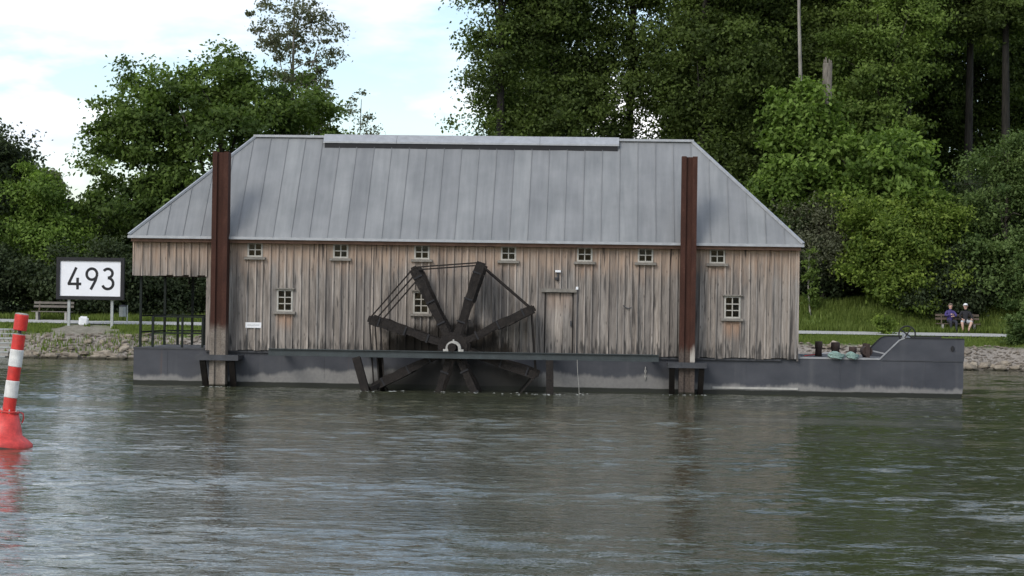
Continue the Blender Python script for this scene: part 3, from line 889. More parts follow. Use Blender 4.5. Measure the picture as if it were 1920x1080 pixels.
# stern railing
mb_posts = [(-13.78, 0.45, ZP), (-13.78, 3.75, ZP), (-13.78, 2.1, 2.0), (-13.0, 4.15, ZP), (-13.45, 4.15, 2.0), (-12.6, 4.15, 2.0), (-12.2, 4.15, 2.0)]
for x, y, zt in mb_posts:
    MB().box(x-0.035, x+0.035, y-0.035, y+0.035, DZ+0.02, zt).build('rail_post', M['rail'], barge)
for zz in (1.5, 1.98):
    MB().box(-13.81, -13.75, 0.49, 3.71, zz, zz+0.045).build('handrail', M['rail'], barge)
    MB().box(-13.78, -11.8, 4.12, 4.18, zz, zz+0.045).build('handrail', M['rail'], barge)
    MB().box(-13.40, -11.8, 0.5, 0.54, zz-0.02, zz+0.025).build('handrail', M['rail'], barge)
for x in (-13.42, -12.55, -11.95):
    MB().box(x-0.03, x+0.03, 0.47, 0.53, DZ+0.02, 2.0).build('rail_post', M['rail'], barge)

# bollards: round head with a cross pin
def bollard(name, x, y, r, h, label):
    b = empty(name, (x, y, DZ+0.012))
    tag(b, label, 'bollard', 'rusty bollards on the bow deck')
    MB().lathe([(r*0.95, 0), (r*0.9, h*0.55), (r*1.02, h*0.6), (r*1.05, h*0.95), (r*0.9, h)], 16).build('post', M['rusty_iron'], b, True)
    MB().tube([(-r*1.9, 0, h*0.55), (r*1.9, 0, h*0.55)], r*0.16, 8).build('cross_pin', M['rusty_iron'], b)
    MB().box(-r*1.3, r*1.3, -r*1.3, r*1.3, -0.008, 0.012).build('foot_plate', M['dark_steel'], b)
bollard('bollard', 6.22, 2.6, 0.11, 0.46, 'tall rusty bollard with cross pin beside the plank wall on the bow deck')
bollard('bollard', 6.72, 2.6, 0.13, 0.44, 'rusty bollard behind the larger teal rope coil')
bollard('bollard', 7.12, 1.6, 0.11, 0.33, 'short rusty bollard behind the smaller teal rope coil')
win = empty('anchor_winch', (7.75, 2.4, DZ+0.012))
tag(win, 'rusty brown anchor winch drum standing inside the bow bulwark', 'winch')
mb = MB().tube([(-0.14, -0.35, 0.19), (-0.14, 0.35, 0.19)], 0.15, 16); mb.build('drum', M['rusty_iron'], win)
MB().box(-0.2, -0.08, -0.42, -0.36, 0, 0.42).build('side_plate', M['rusty_iron'], win)
MB().box(-0.2, -0.08, 0.36, 0.42, 0, 0.42).build('side_plate', M['rusty_iron'], win)
MB().bar((-0.05, -0.2, 0.22), (0.9, -0.3, 0.02), 0.06, 0.04).build('draw_bar', M['gunwale'], win)

def rope_coil(x, y, w, label, seed):
    r_ = random.Random(seed)
    pts = []
    turns = 7
    for k in range(turns*14+1):
        a = 2*math.pi*k/14
        t = k/(turns*14)
        rx = w*(0.5+0.06*math.sin(3*a+t*9)); 
        px_ = rx*math.cos(a)+0.02*r_.uniform(-1,1)
        py_ = 0.17*math.sin(a)
        pz_ = 0.02 + 0.12*t + 0.03*math.sin(a*2+t*5) - (0.05*abs(math.cos(a)))
        if py_ < -0.08: pz_ -= 0.03
        pts.append((x+px_, y+py_, DZ+0.07+pz_))
    o = MB().tube(pts, 0.02, 6).build('rope_coil', M['rope'], None, True)
    tag(o, label, 'rope coil', 'teal rope coils on the gunwale')
rope_coil(6.47, 0.1, 0.42, 'larger teal mooring rope coil lying over the pale gunwale', 1)
rope_coil(6.93, 0.1, 0.30, 'smaller flatter teal mooring rope coil lying over the pale gunwale', 2)
hook = empty('boat_hook', (5.8, 2.6, DZ+0.03)); hook.rotation_euler = (0, R(-8), R(4))
tag(hook, 'thin red and white boat hook lying on deck beside the plank wall', 'boat hook')
MB().tube([(0, 0, 0), (0.5, 0, 0.0)], 0.016, 8).build('shaft', M['red_faded'], hook)
MB().tube([(0.5, 0, 0), (0.85, 0, 0.0)], 0.017, 8).build('shaft', M['white'], hook)
MB().tube([(0, 0, 0), (-0.08, 0, 0.0), (-0.1, 0, 0.04)], 0.012, 6).build('hook', M['dark_steel'], hook)
# handwheel on its pedestal
hwl = empty('hand_wheel', (8.60, 1.0, DZ+0.012))
tag(hwl, 'dark spoked hand wheel on a pale pedestal above the bow bulwark', 'hand wheel')
pts = [(0.235*math.cos(2*math.pi*k/28), -0.10, 0.73+0.235*math.sin(2*math.pi*k/28)) for k in range(29)]
MB().tube(pts, 0.024, 6, False).build('rim', M['black'], hwl, True)
for k in range(4):
    a = math.pi/4 + k*math.pi/2 + 0.2
    MB().tube([(0, -0.10, 0.73), (0.235*math.cos(a), -0.10, 0.73+0.235*math.sin(a))], 0.02, 6).build('spoke', M['black'], hwl)
MB().tube([(0, -0.14, 0.73), (0, 0.1, 0.73)], 0.03, 10).build('hub', M['black'], hwl)
MB().lathe([(0.10, 0), (0.09, 0.45), (0.12, 0.52), (0.13, 0.6), (0.10, 0.72), (0.05, 0.76)], 14, (0.0, 0.12, 0)).build('pedestal', M['zinc_trim'], hwl, True)
rp = MB().tube([(-0.92, OB-0.1, 0.98), (-0.9, OB-0.11, 0.6), (-0.86, OB-0.1, 0.2), (-0.84, OB-0.1, -0.2)], 0.007, 6).build('hanging_rope', M['pale_rope'])
tag(rp, 'thin pale rope hanging from the dark beam into the water below the door', 'rope')
sh = MB()
for k in range(5):
    zc = 0.70-0.07*k
    pts = [(1.02+0.02*math.cos(a)*(1 if k % 2 else 0.3), BY0-0.03+0.02*math.cos(a)*(0.3 if k % 2 else 1), zc+0.05*math.sin(a)) for a in np.linspace(0, 2*math.pi, 11)]
    sh.tube(pts, 0.011, 5, False)
tag(sh.build('chain', M['bearing']), 'short pale chain hanging on the barge side near the flaking pile', 'chain')

# ------------------------------------------------------------------ the water wheel
wheel = empty('water_wheel', (-4.43, -0.95, 1.27))
tag(wheel, 'dark soaked wooden undershot water wheel with eight paddle arms beside the barge', 'water wheel')
WR = 2.52
MB().tube([(0, -1.05, 0), (0, 1.0, 0)], 0.12, 14).build('axle', M['soaked'], wheel)
for yy in (-0.68, 0.62):
    MB().tube([(0, yy-0.09, 0), (0, yy+0.09, 0)], 0.42, 16).build('hub', M['soaked'], wheel)
wrr = random.Random(4)
tips = []
for k in range(8):
    a = R(27.5 + 45*k + wrr.uniform(-1, 1)); d = Vector((math.cos(a), 0, math.sin(a))); t = Vector((-math.sin(a), 0, math.cos(a)))
    tips.append((d, t))
    for yy in (-0.68, 0.62):
        o = Vector((0, yy, 0))
        mb = MB(); n = 10; vs = []
        for i in range(n+1):
            r_ = 0.2 + (WR-0.2)*i/n; wd = (0.155 + 0.06*min(1, i/6))*(0.8 if i == n else 1)
            a0 = wd/2 + wrr.uniform(-0.02, 0.025); a1 = wd/2 + wrr.uniform(-0.02, 0.025)
            for yy_, tt in ((-0.055, -a0), (0.055, -a0), (0.055, a1), (-0.055, a1)): vs.append(o + d*r_ + t*tt + Vector((0, yy_+wrr.uniform(-.008, .008), 0)))
        fs = [(3, 2, 1, 0), tuple(4*n+q for q in (0, 1, 2, 3))]
        for i in range(n):
            for q in range(4): fs.append((4*i+q, 4*i+(q+1) % 4, 4*i+4+(q+1) % 4, 4*i+4+q))
        mb.add(vs, fs).build('arm', M['soaked'], wheel)
    for r0, r1 in ((1.36, 1.62), (1.63, 1.90), (1.91, 2.18), (2.19, 2.46)):
        off = t*(0.115 if k in (2, 3, 4) else -0.115) + t*wrr.uniform(-0.012, 0.012)
        MB().bar(d*r0+off, d*r1+off, 1.5 + wrr.uniform(-0.05, 0.05), 0.05, t).build('paddle_board', M['soaked'], wheel)
for k in range(8):
    d, t = tips[k]
    for rr_ in (0.75, 1.42, 2.2):
        MB().bar(Vector((0, -0.755, 0)) + d*rr_ - t*0.125, Vector((0, -0.755, 0)) + d*rr_ + t*0.125, 0.02, 0.045, d).build('iron_strap', M['black'], wheel)
for k in range(8):
    d0, t0 = tips[k]; d1, t1 = tips[(k+1) % 8]
    rads = (2.48, 2.32, 2.16) if k in (2, 3) else (2.48, 2.40)
    if k == 1: rads = (2.50, 2.45)
    for q, rr_ in enumerate(rads):
        yy = -0.72 if q != 1 or len(rads) == 3 else 0.5
        MB().bar(Vector((0, yy, 0))+d0*rr_, Vector((0, yy, 0))+d1*rr_, 0.05, 0.04).build('tie_rod', M['soaked'], wheel)

# foam where the paddles meet the stream
fm = MB()
fr = random.Random(9)
for k in range(36):
    x = fr.choice([-6.1, -4.9, -3.9, -2.6]) + fr.gauss(0, 0.25) if k < 28 else fr.gauss(-0.9, 0.3); y = fr.gauss(-1.9, 0.3); w = fr.uniform(0.01, 0.026)
    z = 0.012
    n = 6; vs = [(x+w*2.2*math.cos(6.28*i/n)*fr.uniform(.7,1.2), y+w*math.sin(6.28*i/n), z) for i in range(n)] + [(x, y, z+w*0.55)]
    fm.add(vs, [(i, (i+1) % n, n) for i in range(n)])
for xc in (-11.29, 2.18, -6.7, -1.66):
    for k in range(14):
        x = xc + fr.gauss(0, 0.28); y = (-0.8 if xc in (-11.29, 2.18) else -2.1) - abs(fr.gauss(0, 0.18)); w = fr.uniform(0.008, 0.022); n = 6
        vs = [(x+w*2.6*math.cos(6.28*i/n)*fr.uniform(.7,1.2), y+w*math.sin(6.28*i/n), 0.01) for i in range(n)] + [(x, y, 0.01+w*0.5)]
        fm.add(vs, [(i, (i+1) % n, n) for i in range(n)])
tag(fm.build('river_foam', M['foam']), 'pale flecks of foam on the water below the wheel', 'foam', kind='stuff')

# ------------------------------------------------------------------ the mooring piles
def pile(x, w, zt, mat, label):
    mb = MB()
    h = w/2; f = 0.135; y0, y1 = -0.62, -0.2
    mb.box(x-h, x-h+f, y0, y1, -2.0, zt); mb.box(x+h-f, x+h, y0, y1, -2.0, zt-0.003)
    mb.box(x-h+f, x+h-f, y0+0.07, y0+0.11, -2.0, zt-0.02)
    mb.box(x-h+f, x+h-f, y1-0.05, y1-0.01, -2.0, zt-0.03)
    o = mb.build('mooring_pile', mat)
    tag(o, label, 'pile', 'steel mooring piles in front of the barge')
pile(-11.29, 0.46, 6.77, M['rust_a'], 'rust red steel mooring pile rising beside the open porch, its foot pale')
pile(2.18, 0.445, 6.79, M['rust_b'], 'rust brown steel mooring pile with a flaking white patch, between two upper windows')

# ------------------------------------------------------------------ the buoy
buoy = empty('spar_buoy', (-10.06, -25.8, 0.0), (R(1.5), R(6.6), R(20)))
tag(buoy, 'leaning red and white banded spar buoy floating on the river', 'buoy')
MB().lathe([(0.30, -0.35), (0.46, -0.06), (0.475, 0.03), (0.46, 0.1), (0.36, 0.17), (0.28, 0.22), (0.255, 0.3), (0.165, 0.58)], 32).build('float', M['red_faded'], buoy, True)
MB().lathe([(0.40, -0.12), (0.478, -0.05), (0.482, 0.0), (0.479, 0.025)], 32).build('float_rim', M['slime'], buoy, True)
MB().lathe([(0.14, 0.575), (0.185, 0.58), (0.185, 0.605), (0.14, 0.61)], 24).build('flange', M['red_faded'], buoy)
for k in range(8):
    a = 2*math.pi*k/8
    MB().tube([(0.16*math.cos(a), 0.16*math.sin(a), 0.565), (0.16*math.cos(a), 0.16*math.sin(a), 0.635)], 0.013, 6).build('bolt', M['bearing'], buoy)
MB().tube([(0.175, 0.02, 0.6), (0.24, 0.02, 0.58), (0.26, 0.02, 0.5), (0.24, 0.02, 0.42)], 0.012, 6).build('lifting_eye', M['red_faded'], buoy)
zb = 0.61
for h, c in ((0.215, 'red'), (0.285, 'white'), (0.235, 'red'), (0.285, 'white'), (0.25, 'red')):
    r_ = 0.112 if c == 'white' else 0.106; c = 'scuffed_white' if c == 'white' else c
    MB().lathe([(r_-0.006, zb), (r_, zb+0.008), (r_, zb+h-0.008), (r_-0.006, zb+h)], 24).build('band', M[c], buoy, False); zb += h
MB().lathe([(0.03, zb), (0.03, zb+0.075)], 12).build('neck', M['dark_steel'], buoy)
MB().lathe([(0.10, zb+0.07), (0.112, zb+0.08), (0.115, zb+0.325), (0.107, zb+0.34)], 24).build('topmark', M['red'], buoy)
MB().lathe([(0.109, zb+0.3402), (0.109, zb+0.353), (0.07, zb+0.362)], 24).build('topmark_lid', M['pale_rope'], buoy)
MB().lathe([(0.10, zb+0.0), (0.104, zb+0.012), (0.08, zb+0.016)], 20).build('pole_cap', M['pale_rope'], buoy)

# ------------------------------------------------------------------ the kilometre sign
sg = empty('kilometre_sign', (-22.2, 27.8, 1.2))
tag(sg, 'white river sign reading 493 in a black frame on two grey posts', 'sign')
SW, SH, SB = 1.46, 0.90, 1.22
mb = MB()
for sx in (-1, 1):
    x0 = sx*SW; mb.box(min(x0, x0-sx*0.15), max(x0, x0-sx*0.15), -0.09, 0.09, SB, SB+2*SH)
mb.box(-SW+0.15, SW-0.15, -0.088, 0.088, SB, SB+0.15); mb.box(-SW+0.15, SW-0.15, -0.088, 0.088, SB+2*SH-0.15, SB+2*SH)
frame = mb.build('frame', M['black'], sg)
pnl = MB().box(-SW+0.151, SW-0.151, -0.03, 0.03, SB+0.151, SB+2*SH-0.151).build('panel', M['signwhite'], sg)
for x in (-0.93, 0.93):
    MB().box(x-0.055, x+0.055, 0.031, 0.13, -0.3, SB+2*SH-0.2).build('post', M['galv'], sg)
def ribbon(pts, w, y, name, parent):
    """flat brush stroke in the xz plane"""
    mb = MB(); n = len(pts); vs = []
    for i, (x, z) in enumerate(pts):
        a = pts[max(i-1, 0)]; b = pts[min(i+1, n-1)]
        dx, dz = b[0]-a[0], b[1]-a[1]; l = math.hypot(dx, dz) or 1
        vs += [(x-dz/l*w/2, y, z+dx/l*w/2), (x+dz/l*w/2, y, z-dx/l*w/2)]
    vs += [(x, y+0.004, z) for x, _, z in vs]
    k = 2*n; fs = []
    for i in range(n-1):
        fs.append((2*i, 2*i+1, 2*i+3, 2*i+2)); fs.append((k+2*i+2, k+2*i+3, k+2*i+1, k+2*i))
        fs.append((2*i, 2*i+2, k+2*i+2, k+2*i)); fs.append((2*i+1, k+2*i+1, k+2*i+3, 2*i+3))
    mb.add(vs, fs)
    return mb
def arc(cx, cz, rx, rz, a0, a1, n=14):
    return [(cx+rx*math.cos(R(a0+(a1-a0)*i/n)), cz+rz*math.sin(R(a0+(a1-a0)*i/n))) for i in range(n+1)]
zc = SB+SH; dw = 0.115; H2 = 0.47
def digit(strokes):
    mb = MB()
    for q, s in enumerate(strokes):
        r_ = ribbon(s, dw, -0.036-0.0004*q, '', None); mb.add(r_.v, r_.f)
    mb.build('digit', M['black'], pnl)
c4 = -0.67
digit([[(c4+0.06, zc+H2-0.0), (c4-0.26, zc-0.22), (c4-0.255, zc-0.26)], [(c4-0.29, zc-0.235), (c4+0.28, zc-0.235)], [(c4+0.12, zc+0.03), (c4+0.12, zc-H2)]])
c9 = 0.06
digit([arc(c9, zc+0.19, 0.225, 0.235, 0, 360, 24), [(c9+0.205, zc+0.1), (c9+0.16, zc-0.08), (c9-0.04, zc-H2)]])
c3 = 0.78
digit([arc(c3-0.03, zc+0.235, 0.20, 0.19, 150, -90, 16), arc(c3-0.03, zc-0.20, 0.235, 0.235, 90, -160, 18)])

# ------------------------------------------------------------------ benches, bin, block, steps
def bench(name, x, y, length, label, mat):
    z = float(ground_z(x, y))
    b = empty(name, (x, y, z-0.02)); tag(b, label, 'bench', 'park benches along the path')
    h = length/2
    for k, zz in enumerate((0.62, 0.78)):
        MB().box(-h, h, 0.20+0.04*k, 0.235+0.04*k, zz, zz+0.10).build('back_slat', mat, b)
    for k in range(3):
        MB().box(-h, h, -0.24+k*0.14, -0.12+k*0.14, 0.42, 0.455).build('seat_slat', mat, b)
    for x_ in (-h*0.72, h*0.72):
        MB().box(x_-0.05, x_+0.05, -0.22, 0.19, 0.0, 0.418).build('leg', M['concrete'], b)
        MB().bar((x_, 0.15, 0.42), (x_, 0.29, 0.9), 0.05, 0.04, (0,1,0)).build('back_support', M['bench_dark'], b)
    return b
bench('park_bench', -24.85, 31.6, 1.8, 'empty wooden park bench in the shade beside the 493 sign', M['bench_wood'])
BXC, BYC = 15.95, 36.6
bz = float(ground_z(BXC, BYC))-0.02
bench('park_bench', BXC, BYC, 2.0, 'brown wooden park bench on which two people sit', M['bench_dark'])
lb = empty('litter_bin', (-21.05, 28.9, float(ground_z(-21.05, 28.9))-0.05))
tag(lb, 'grey cylindrical litter bin behind the sign post', 'litter bin')
MB().tube([(0.19, 0.02, 0), (0.19, 0.02, 0.9)], 0.03, 8).build('post', M['galv'], lb)
MB().lathe([(0.14, 0.4), (0.155, 0.42), (0.155, 0.82), (0.14, 0.84)], 18).build('drum', M['galv'], lb, False)
MB().lathe([(0.16, 0.845), (0.165, 0.87), (0.10, 0.91)], 18).build('hood', M['dark_steel'], lb)
bm = bmesh.new(); bmesh.ops.create_cube(bm, size=1); bmesh.ops.bevel(bm, geom=bm.edges[:], offset=0.16, segments=3, affect='EDGES')
me = bpy.data.meshes.new('marker_stone'); bm.to_mesh(me); bm.free(); me.materials.append(M['white'])
ms = obj('marker_stone', me, None, (-22.55, 28.1, float(ground_z(-22.55, 28.1))+0.16), (0.40, 0.34, 0.42), (0.04, 0.06, 0.2))
tag(ms, 'white painted marker stone on the ground between the sign posts', 'stone')
st = empty('stone_steps', (-26.5, 25.3, 0.16))
tag(st, 'worn grey concrete steps leading down the bank into the water', 'steps')
for k in range(7):
    MB().box(-1.9, 1.75, -1.2+k*0.42, -1.2+k*0.42+0.44, -0.5, -0.1+k*0.18).build('step', M['concrete'], st)
    MB().box(-1.9, 1.76, -1.225+k*0.42, -1.2+k*0.42+0.06, -0.1+k*0.18-0.05, -0.1+k*0.18+0.012).build('step_nosing', M['galv'], st)

# ------------------------------------------------------------------ people on the bench
def person(x, label, jacket, legs, skin, shoes, hair_c, pose, cap=False):
    """seated body grown from a skeleton, facing the river (-Y)"""
    J = {'pelvis': ((0, 0.02, 0.53), 0.135), 'waist': ((0, 0.05, 0.70), 0.125), 'chest': ((0, 0.06, 0.90), 0.15), 'neckb': ((0, 0.05, 1.06), 0.075),
         'neck': ((0, 0.03, 1.12), 0.055), 'skull0': ((0, 0.015, 1.20), 0.085), 'skull': ((0, 0.02, 1.28), 0.098), 'crown': ((0, 0.03, 1.345), 0.07)}
    E_ = [('pelvis','waist'),('waist','chest'),('chest','neckb'),('neckb','neck'),('neck','skull0'),('skull0','skull'),('skull','crown')]
    reg = {'pelvis':'j','waist':'j','chest':'j','neckb':'j','neck':'s','skull0':'s','skull':'s','crown':'s'}
    for sd_, sx in (('l', -1), ('r', 1)):
        p = pose[sd_]
        J['sh'+sd_] = ((sx*0.17, 0.06, 1.0), 0.075); J['el'+sd_] = (p['el'], 0.055); J['wr'+sd_] = (p['wr'], 0.035); J['pa'+sd_] = (p['pa'], 0.04)
        J['hip'+sd_] = ((sx*0.10, -0.02, 0.53), 0.105); J['kn'+sd_] = (p['kn'], 0.075); J['an'+sd_] = (p['an'], 0.048)
        ax, ay, az = p['an']; J['he'+sd_] = ((ax, ay+0.03, az-0.06), 0.045); J['to'+sd_] = ((ax+sx*0.03, ay-0.19, az-0.075), 0.035)
        E_ += [('chest','sh'+sd_),('sh'+sd_,'el'+sd_),('el'+sd_,'wr'+sd_),('wr'+sd_,'pa'+sd_),('pelvis','hip'+sd_),('hip'+sd_,'kn'+sd_),('kn'+sd_,'an'+sd_),('an'+sd_,'he'+sd_),('he'+sd_,'to'+sd_)]
        reg.update({'sh'+sd_:'j','el'+sd_:'j','wr'+sd_:'s','pa'+sd_:'s','hip'+sd_:'l','kn'+sd_:'l','an'+sd_:pose.get('shin','l'),'he'+sd_:'b','to'+sd_:'b'})
    names = list(J)
    def grow(names_, J_, E2, root, sub):
        me = bpy.data.meshes.new('body'); me.from_pydata([J_[n][0] for n in names_], [(names_.index(a), names_.index(b)) for a, b in E2], [])
        o = bpy.data.objects.new('body_tmp', me); col.objects.link(o)
        md = o.modifiers.new('skin', 'SKIN'); md.use_smooth_shade = True; md.branch_smoothing = 0.6
        for i, n in enumerate(names_):
            sv = me.skin_vertices[0].data[i]; r_ = J_[n][1]; sv.radius = (r_*(1.15 if n == 'chest' else 1), r_); sv.use_root = (n == root)
        o.modifiers.new('sub', 'SUBSURF').levels = sub; o.modifiers['sub'].render_levels = sub
        dg = bpy.context.evaluated_depsgraph_get()
        res = bpy.data.meshes.new_from_object(o.evaluated_get(dg))
        bpy.data.objects.remove(o)
        return res
    body = grow(names, J, E_, 'pelvis', 2)
    # five bent fingers on each hand, rooted in the palm
    vs = [tuple(v.co) for v in body.vertices]; fs = [tuple(p.vertices) for p in body.polygons]
    mids = []
    segs = [(Vector(J[a][0]), Vector(J[b][0]), reg[b] if reg[a] == reg[b] or b[:2] in ('el','sh','kn','an','pa','he','to') else reg[a]) for a, b in E_]
    for f in fs:
        c = sum((Vector(vs[i]) for i in f), Vector())/len(f)
        best = min(segs, key=lambda s: (c - (s[0] + (s[1]-s[0])*max(0, min(1, (c-s[0]).dot(s[1]-s[0])/max(1e-6, (s[1]-s[0]).length_squared))))).length)
        mids.append('jlsb'.index(best[2]))
    mb = MB(); mb.v = vs; mb.f = fs; mb.mi = mids
    for sd_, sx in (('l', -1), ('r', 1)):
        pa = Vector(pose[sd_]['pa']); d = (pa - Vector(pose[sd_]['wr'])).normalized(); side = d.cross(Vector((0, 0, 1))).normalized(); dn = Vector((0, 0, -1))
        for q in range(4):
            o_ = pa + side*(q-1.5)*0.02; ln = (0.06, 0.072, 0.068, 0.052)[q]
            mb.tube([o_, o_+d*ln*0.6+dn*0.004, o_+d*ln+dn*0.03, o_+d*ln*0.9+dn*0.05], [0.0095, 0.009, 0.0085, 0.006], 6, True, 2)
        th = side*(-sx)
        mb.tube([pa-d*0.03+th*0.02, pa+d*0.01+th*0.055, pa+d*0.045+th*0.06+dn*0.01], [0.011, 0.0105, 0.007], 6, True, 2)
    # nose and ears
    mb.tube([(0, -0.075, 1.275), (0, -0.105, 1.245), (0, -0.085, 1.235)], [0.012, 0.018, 0.012], 6, True, 2)
    for sx in (-1, 1): mb.tube([(sx*0.09, 0.02, 1.285), (sx*0.107, 0.03, 1.27), (sx*0.092, 0.025, 1.235)], [0.012, 0.018, 0.01], 6, True, 2)
    o = mb.build('person', [jacket, legs, skin, shoes], None, True, (x, BYC-0.02, bz))
    o.rotation_euler = (0, 0, pose.get('turn', 0))
    tag(o, label, 'person', 'people on the bench')
    ey = MB()
    for sx in (-1, 1): ey.lathe([(0.002, -0.008), (0.009, -0.004), (0.009, 0.004), (0.002, 0.008)], 8, (sx*0.034, -0.074, 1.285))
    ey.build('eyes', M['black'], o); MB().box(-0.026, 0.026, -0.082, -0.07, 1.2, 1.207).build('mouth', M['red_faded'], o)
    hm = MB()
    prof = []
    n1, n2 = 16, 9
    for i in range(n2+1):
        t = i/n2*0.56*math.pi
        for k in range(n1):
            a = 2*math.pi*k/n1
            front_ = max(0, -math.sin(a))
            r_ = math.sin(t)
            hm.v.append((0.112*r_*math.cos(a), 0.025+0.118*r_*math.sin(a)*(1-0.08*front_), 1.275+0.118*math.cos(t*(1-0.30*front_))))
    for i in range(n2):
        for k in range(n1):
            hm.f.append((i*n1+k, i*n1+(k+1) % n1, (i+1)*n1+(k+1) % n1, (i+1)*n1+k)); hm.mi.append(0)
    if cap: hm.bar((0, -0.07, 1.325), (0, -0.19, 1.31), 0.15, 0.012)
    hm.build('cap' if cap else 'hair', hair_c, o, True)
skin_m = plain('skin', (0.52, 0.33, 0.25), 0.55, 0, 0.08)
purple = plain('purple_jacket', (0.055, 0.04, 0.15), 0.85, 0, 0.2)
blackcloth = plain('black_top', (0.014, 0.014, 0.017), 0.85, 0, 0.2)
darktr = plain('dark_trousers', (0.025, 0.026, 0.034), 0.85, 0, 0.2)
paletr = plain('pale_shorts', (0.40, 0.43, 0.45), 0.85, 0, 0.12)
shoe = plain('dark_shoes', (0.05, 0.04, 0.035), 0.7)
greyhair = plain('grey_brown_hair', (0.12, 0.095, 0.075), 0.7)
person(BXC-0.34, 'person in a purple jacket and dark trousers sitting with folded arms', purple, darktr, skin_m, shoe, greyhair,
       {'l': {'el': (-0.27, -0.05, 0.80), 'wr': (-0.06, -0.20, 0.86), 'pa': (0.02, -0.22, 0.88), 'kn': (-0.13, -0.46, 0.53), 'an': (-0.10, -0.44, 0.12)},
        'r': {'el': (0.27, -0.05, 0.80), 'wr': (0.10, -0.21, 0.78), 'pa': (0.02, -0.24, 0.78), 'kn': (0.13, -0.47, 0.53), 'an': (0.12, -0.52, 0.12)}, 'turn': 0.15})
person(BXC+0.34, 'person in a black top, pale shorts and white cap sitting with legs apart', blackcloth, paletr, skin_m, shoe, M['white'],
       {'l': {'el': (-0.28, -0.04, 0.78), 'wr': (-0.16, -0.24, 0.66), 'pa': (-0.12, -0.31, 0.645), 'kn': (-0.18, -0.45, 0.54), 'an': (-0.12, -0.42, 0.12)},
        'r': {'el': (0.30, -0.02, 0.78), 'wr': (0.26, -0.25, 0.66), 'pa': (0.25, -0.33, 0.645), 'kn': (0.26, -0.43, 0.54), 'an': (0.10, -0.50, 0.12)}, 'shin': 's', 'turn': -0.1}, True)

# ------------------------------------------------------------------ trees and shrubs
LEAF_N, LEAF_S = 1.9, 0.70
def leaf_mesh(name, mat, lobes, clumps, per, size, seed, clump_r=(0.45, 0.95), fill=0.45, droop=0.5, lump=0.32):
    """crown of single leaves gathered in clumps; lobes: (x,y,z,rx,ry,rz)"""
    per = int(per*LEAF_N); size = size*LEAF_S
    g = np.random.default_rng(seed)
    lob = np.array(lobes, float)
    vol = np.cbrt(lob[:, 3]*lob[:, 4]*lob[:, 5])**2
    which = g.choice(len(lob), clumps, p=vol/vol.sum())
    d = g.normal(size=(clumps, 3)); d /= np.linalg.norm(d, axis=1)[:, None]
    rad = fill + (1-fill)*np.sqrt(g.random(clumps))
    ph = g.random((3, 4))*6.28
    bumpy = 1 + lump*(np.sin(3.1*d[:, 0]+ph[0, 0]+which)*np.sin(2.7*d[:, 2]+ph[1, 0]) + 0.7*np.sin(5.3*d[:, 2]+4.1*d[:, 0]+ph[2, 0]+2*which))
    cc = lob[which, :3] + d*lob[which, 3:]*(rad*bumpy)[:, None]
    cr = g.uniform(*clump_r, clumps)
    tone_c = np.clip(g.normal(0.45, 0.27, clumps) + 0.15*d[:, 2], 0, 1)  # random clump tone, plus light from above painted into the upper clumps
    n = clumps*per
    ci = np.repeat(np.arange(clumps), per)
    off = g.normal(size=(n, 3))*np.array([0.5, 0.5, 0.28])*cr[ci][:, None]
    c = cc[ci] + off
    nr = 0.55*d[ci] + np.array([0, 0, droop]) + 0.75*g.normal(size=(n, 3))
    nr /= np.linalg.norm(nr, axis=1)[:, None]
    tv = g.normal(size=(n, 3)) + np.array([0, 0, -0.4]); tv -= nr*(tv*nr).sum(1)[:, None]; tv /= np.linalg.norm(tv, axis=1)[:, None]
    bv = np.cross(nr, tv)
    s = size*g.uniform(0.6, 1.35, n)[:, None]
    v = np.stack([c-tv*s*0.55, c+bv*s*0.34+nr*s*0.06-tv*s*0.05, c+tv*s*0.6-nr*s*0.08, c-bv*s*0.34+nr*s*0.06-tv*s*0.05], 1).reshape(-1, 3).astype(np.float32)
    q = np.arange(4*n, dtype=np.int32)
    me = bpy.data.meshes.new(name)
    me.vertices.add(4*n); me.vertices.foreach_set('co', v.ravel())
    me.loops.add(4*n); me.loops.foreach_set('vertex_index', q)
    me.polygons.add(n); me.polygons.foreach_set('loop_start', q[::4])
    at = me.attributes.new('tone', 'FLOAT', 'FACE')
    at.data.foreach_set('value', np.clip(tone_c[ci] + g.normal(0, 0.16, n), 0, 1).astype(np.float32))
    me.materials.append(mat); me.update(calc_edges=True)
    return me
def trunk_mesh(name, mat, h, r0, lobes, seed, limbs=9, lean=0.0, start=0.3):
    r_ = random.Random(seed); mb = MB()
    pts = []; n = 9
    for i in range(n):
        t = i/(n-1); pts.append((lean*t*h + 0.12*math.sin(3*t+seed), 0.1*math.sin(4*t+seed*2), -0.4 + (h+0.4)*t))
    mb.tube(pts, [r0*(1.25 if i == 0 else 1)*(1-0.85*i/(n-1)) for i in range(n)], 9)
    for k in range(limbs):
        t = start + (0.95-start)*(k+r_.random())/limbs
        i = min(n-2, int(t*(n-1))); p = Vector(pts[i]).lerp(Vector(pts[i+1]), t*(n-1)-i)
        lb_ = lobes[k % len(lobes)]
        a = r_.random()*6.28
        q = Vector((lb_[0]+lb_[3]*0.75*math.cos(a), lb_[1]+lb_[4]*0.75*math.sin(a), max(p.z+0.3, lb_[2]+lb_[5]*r_.uniform(-0.2, 0.7))))
        mid = p.lerp(q, 0.5) + Vector((0, 0, 0.25*(q-p).length*0.5))
        rr_ = r0*(1-0.8*t)*0.5
        mb.tube([p, p.lerp(mid, 0.5)+Vector((0,0,.1)), mid, q], [rr_, rr_*0.8, rr_*0.5, rr_*0.12], 6)
    return mb.mesh(name, mat, True)
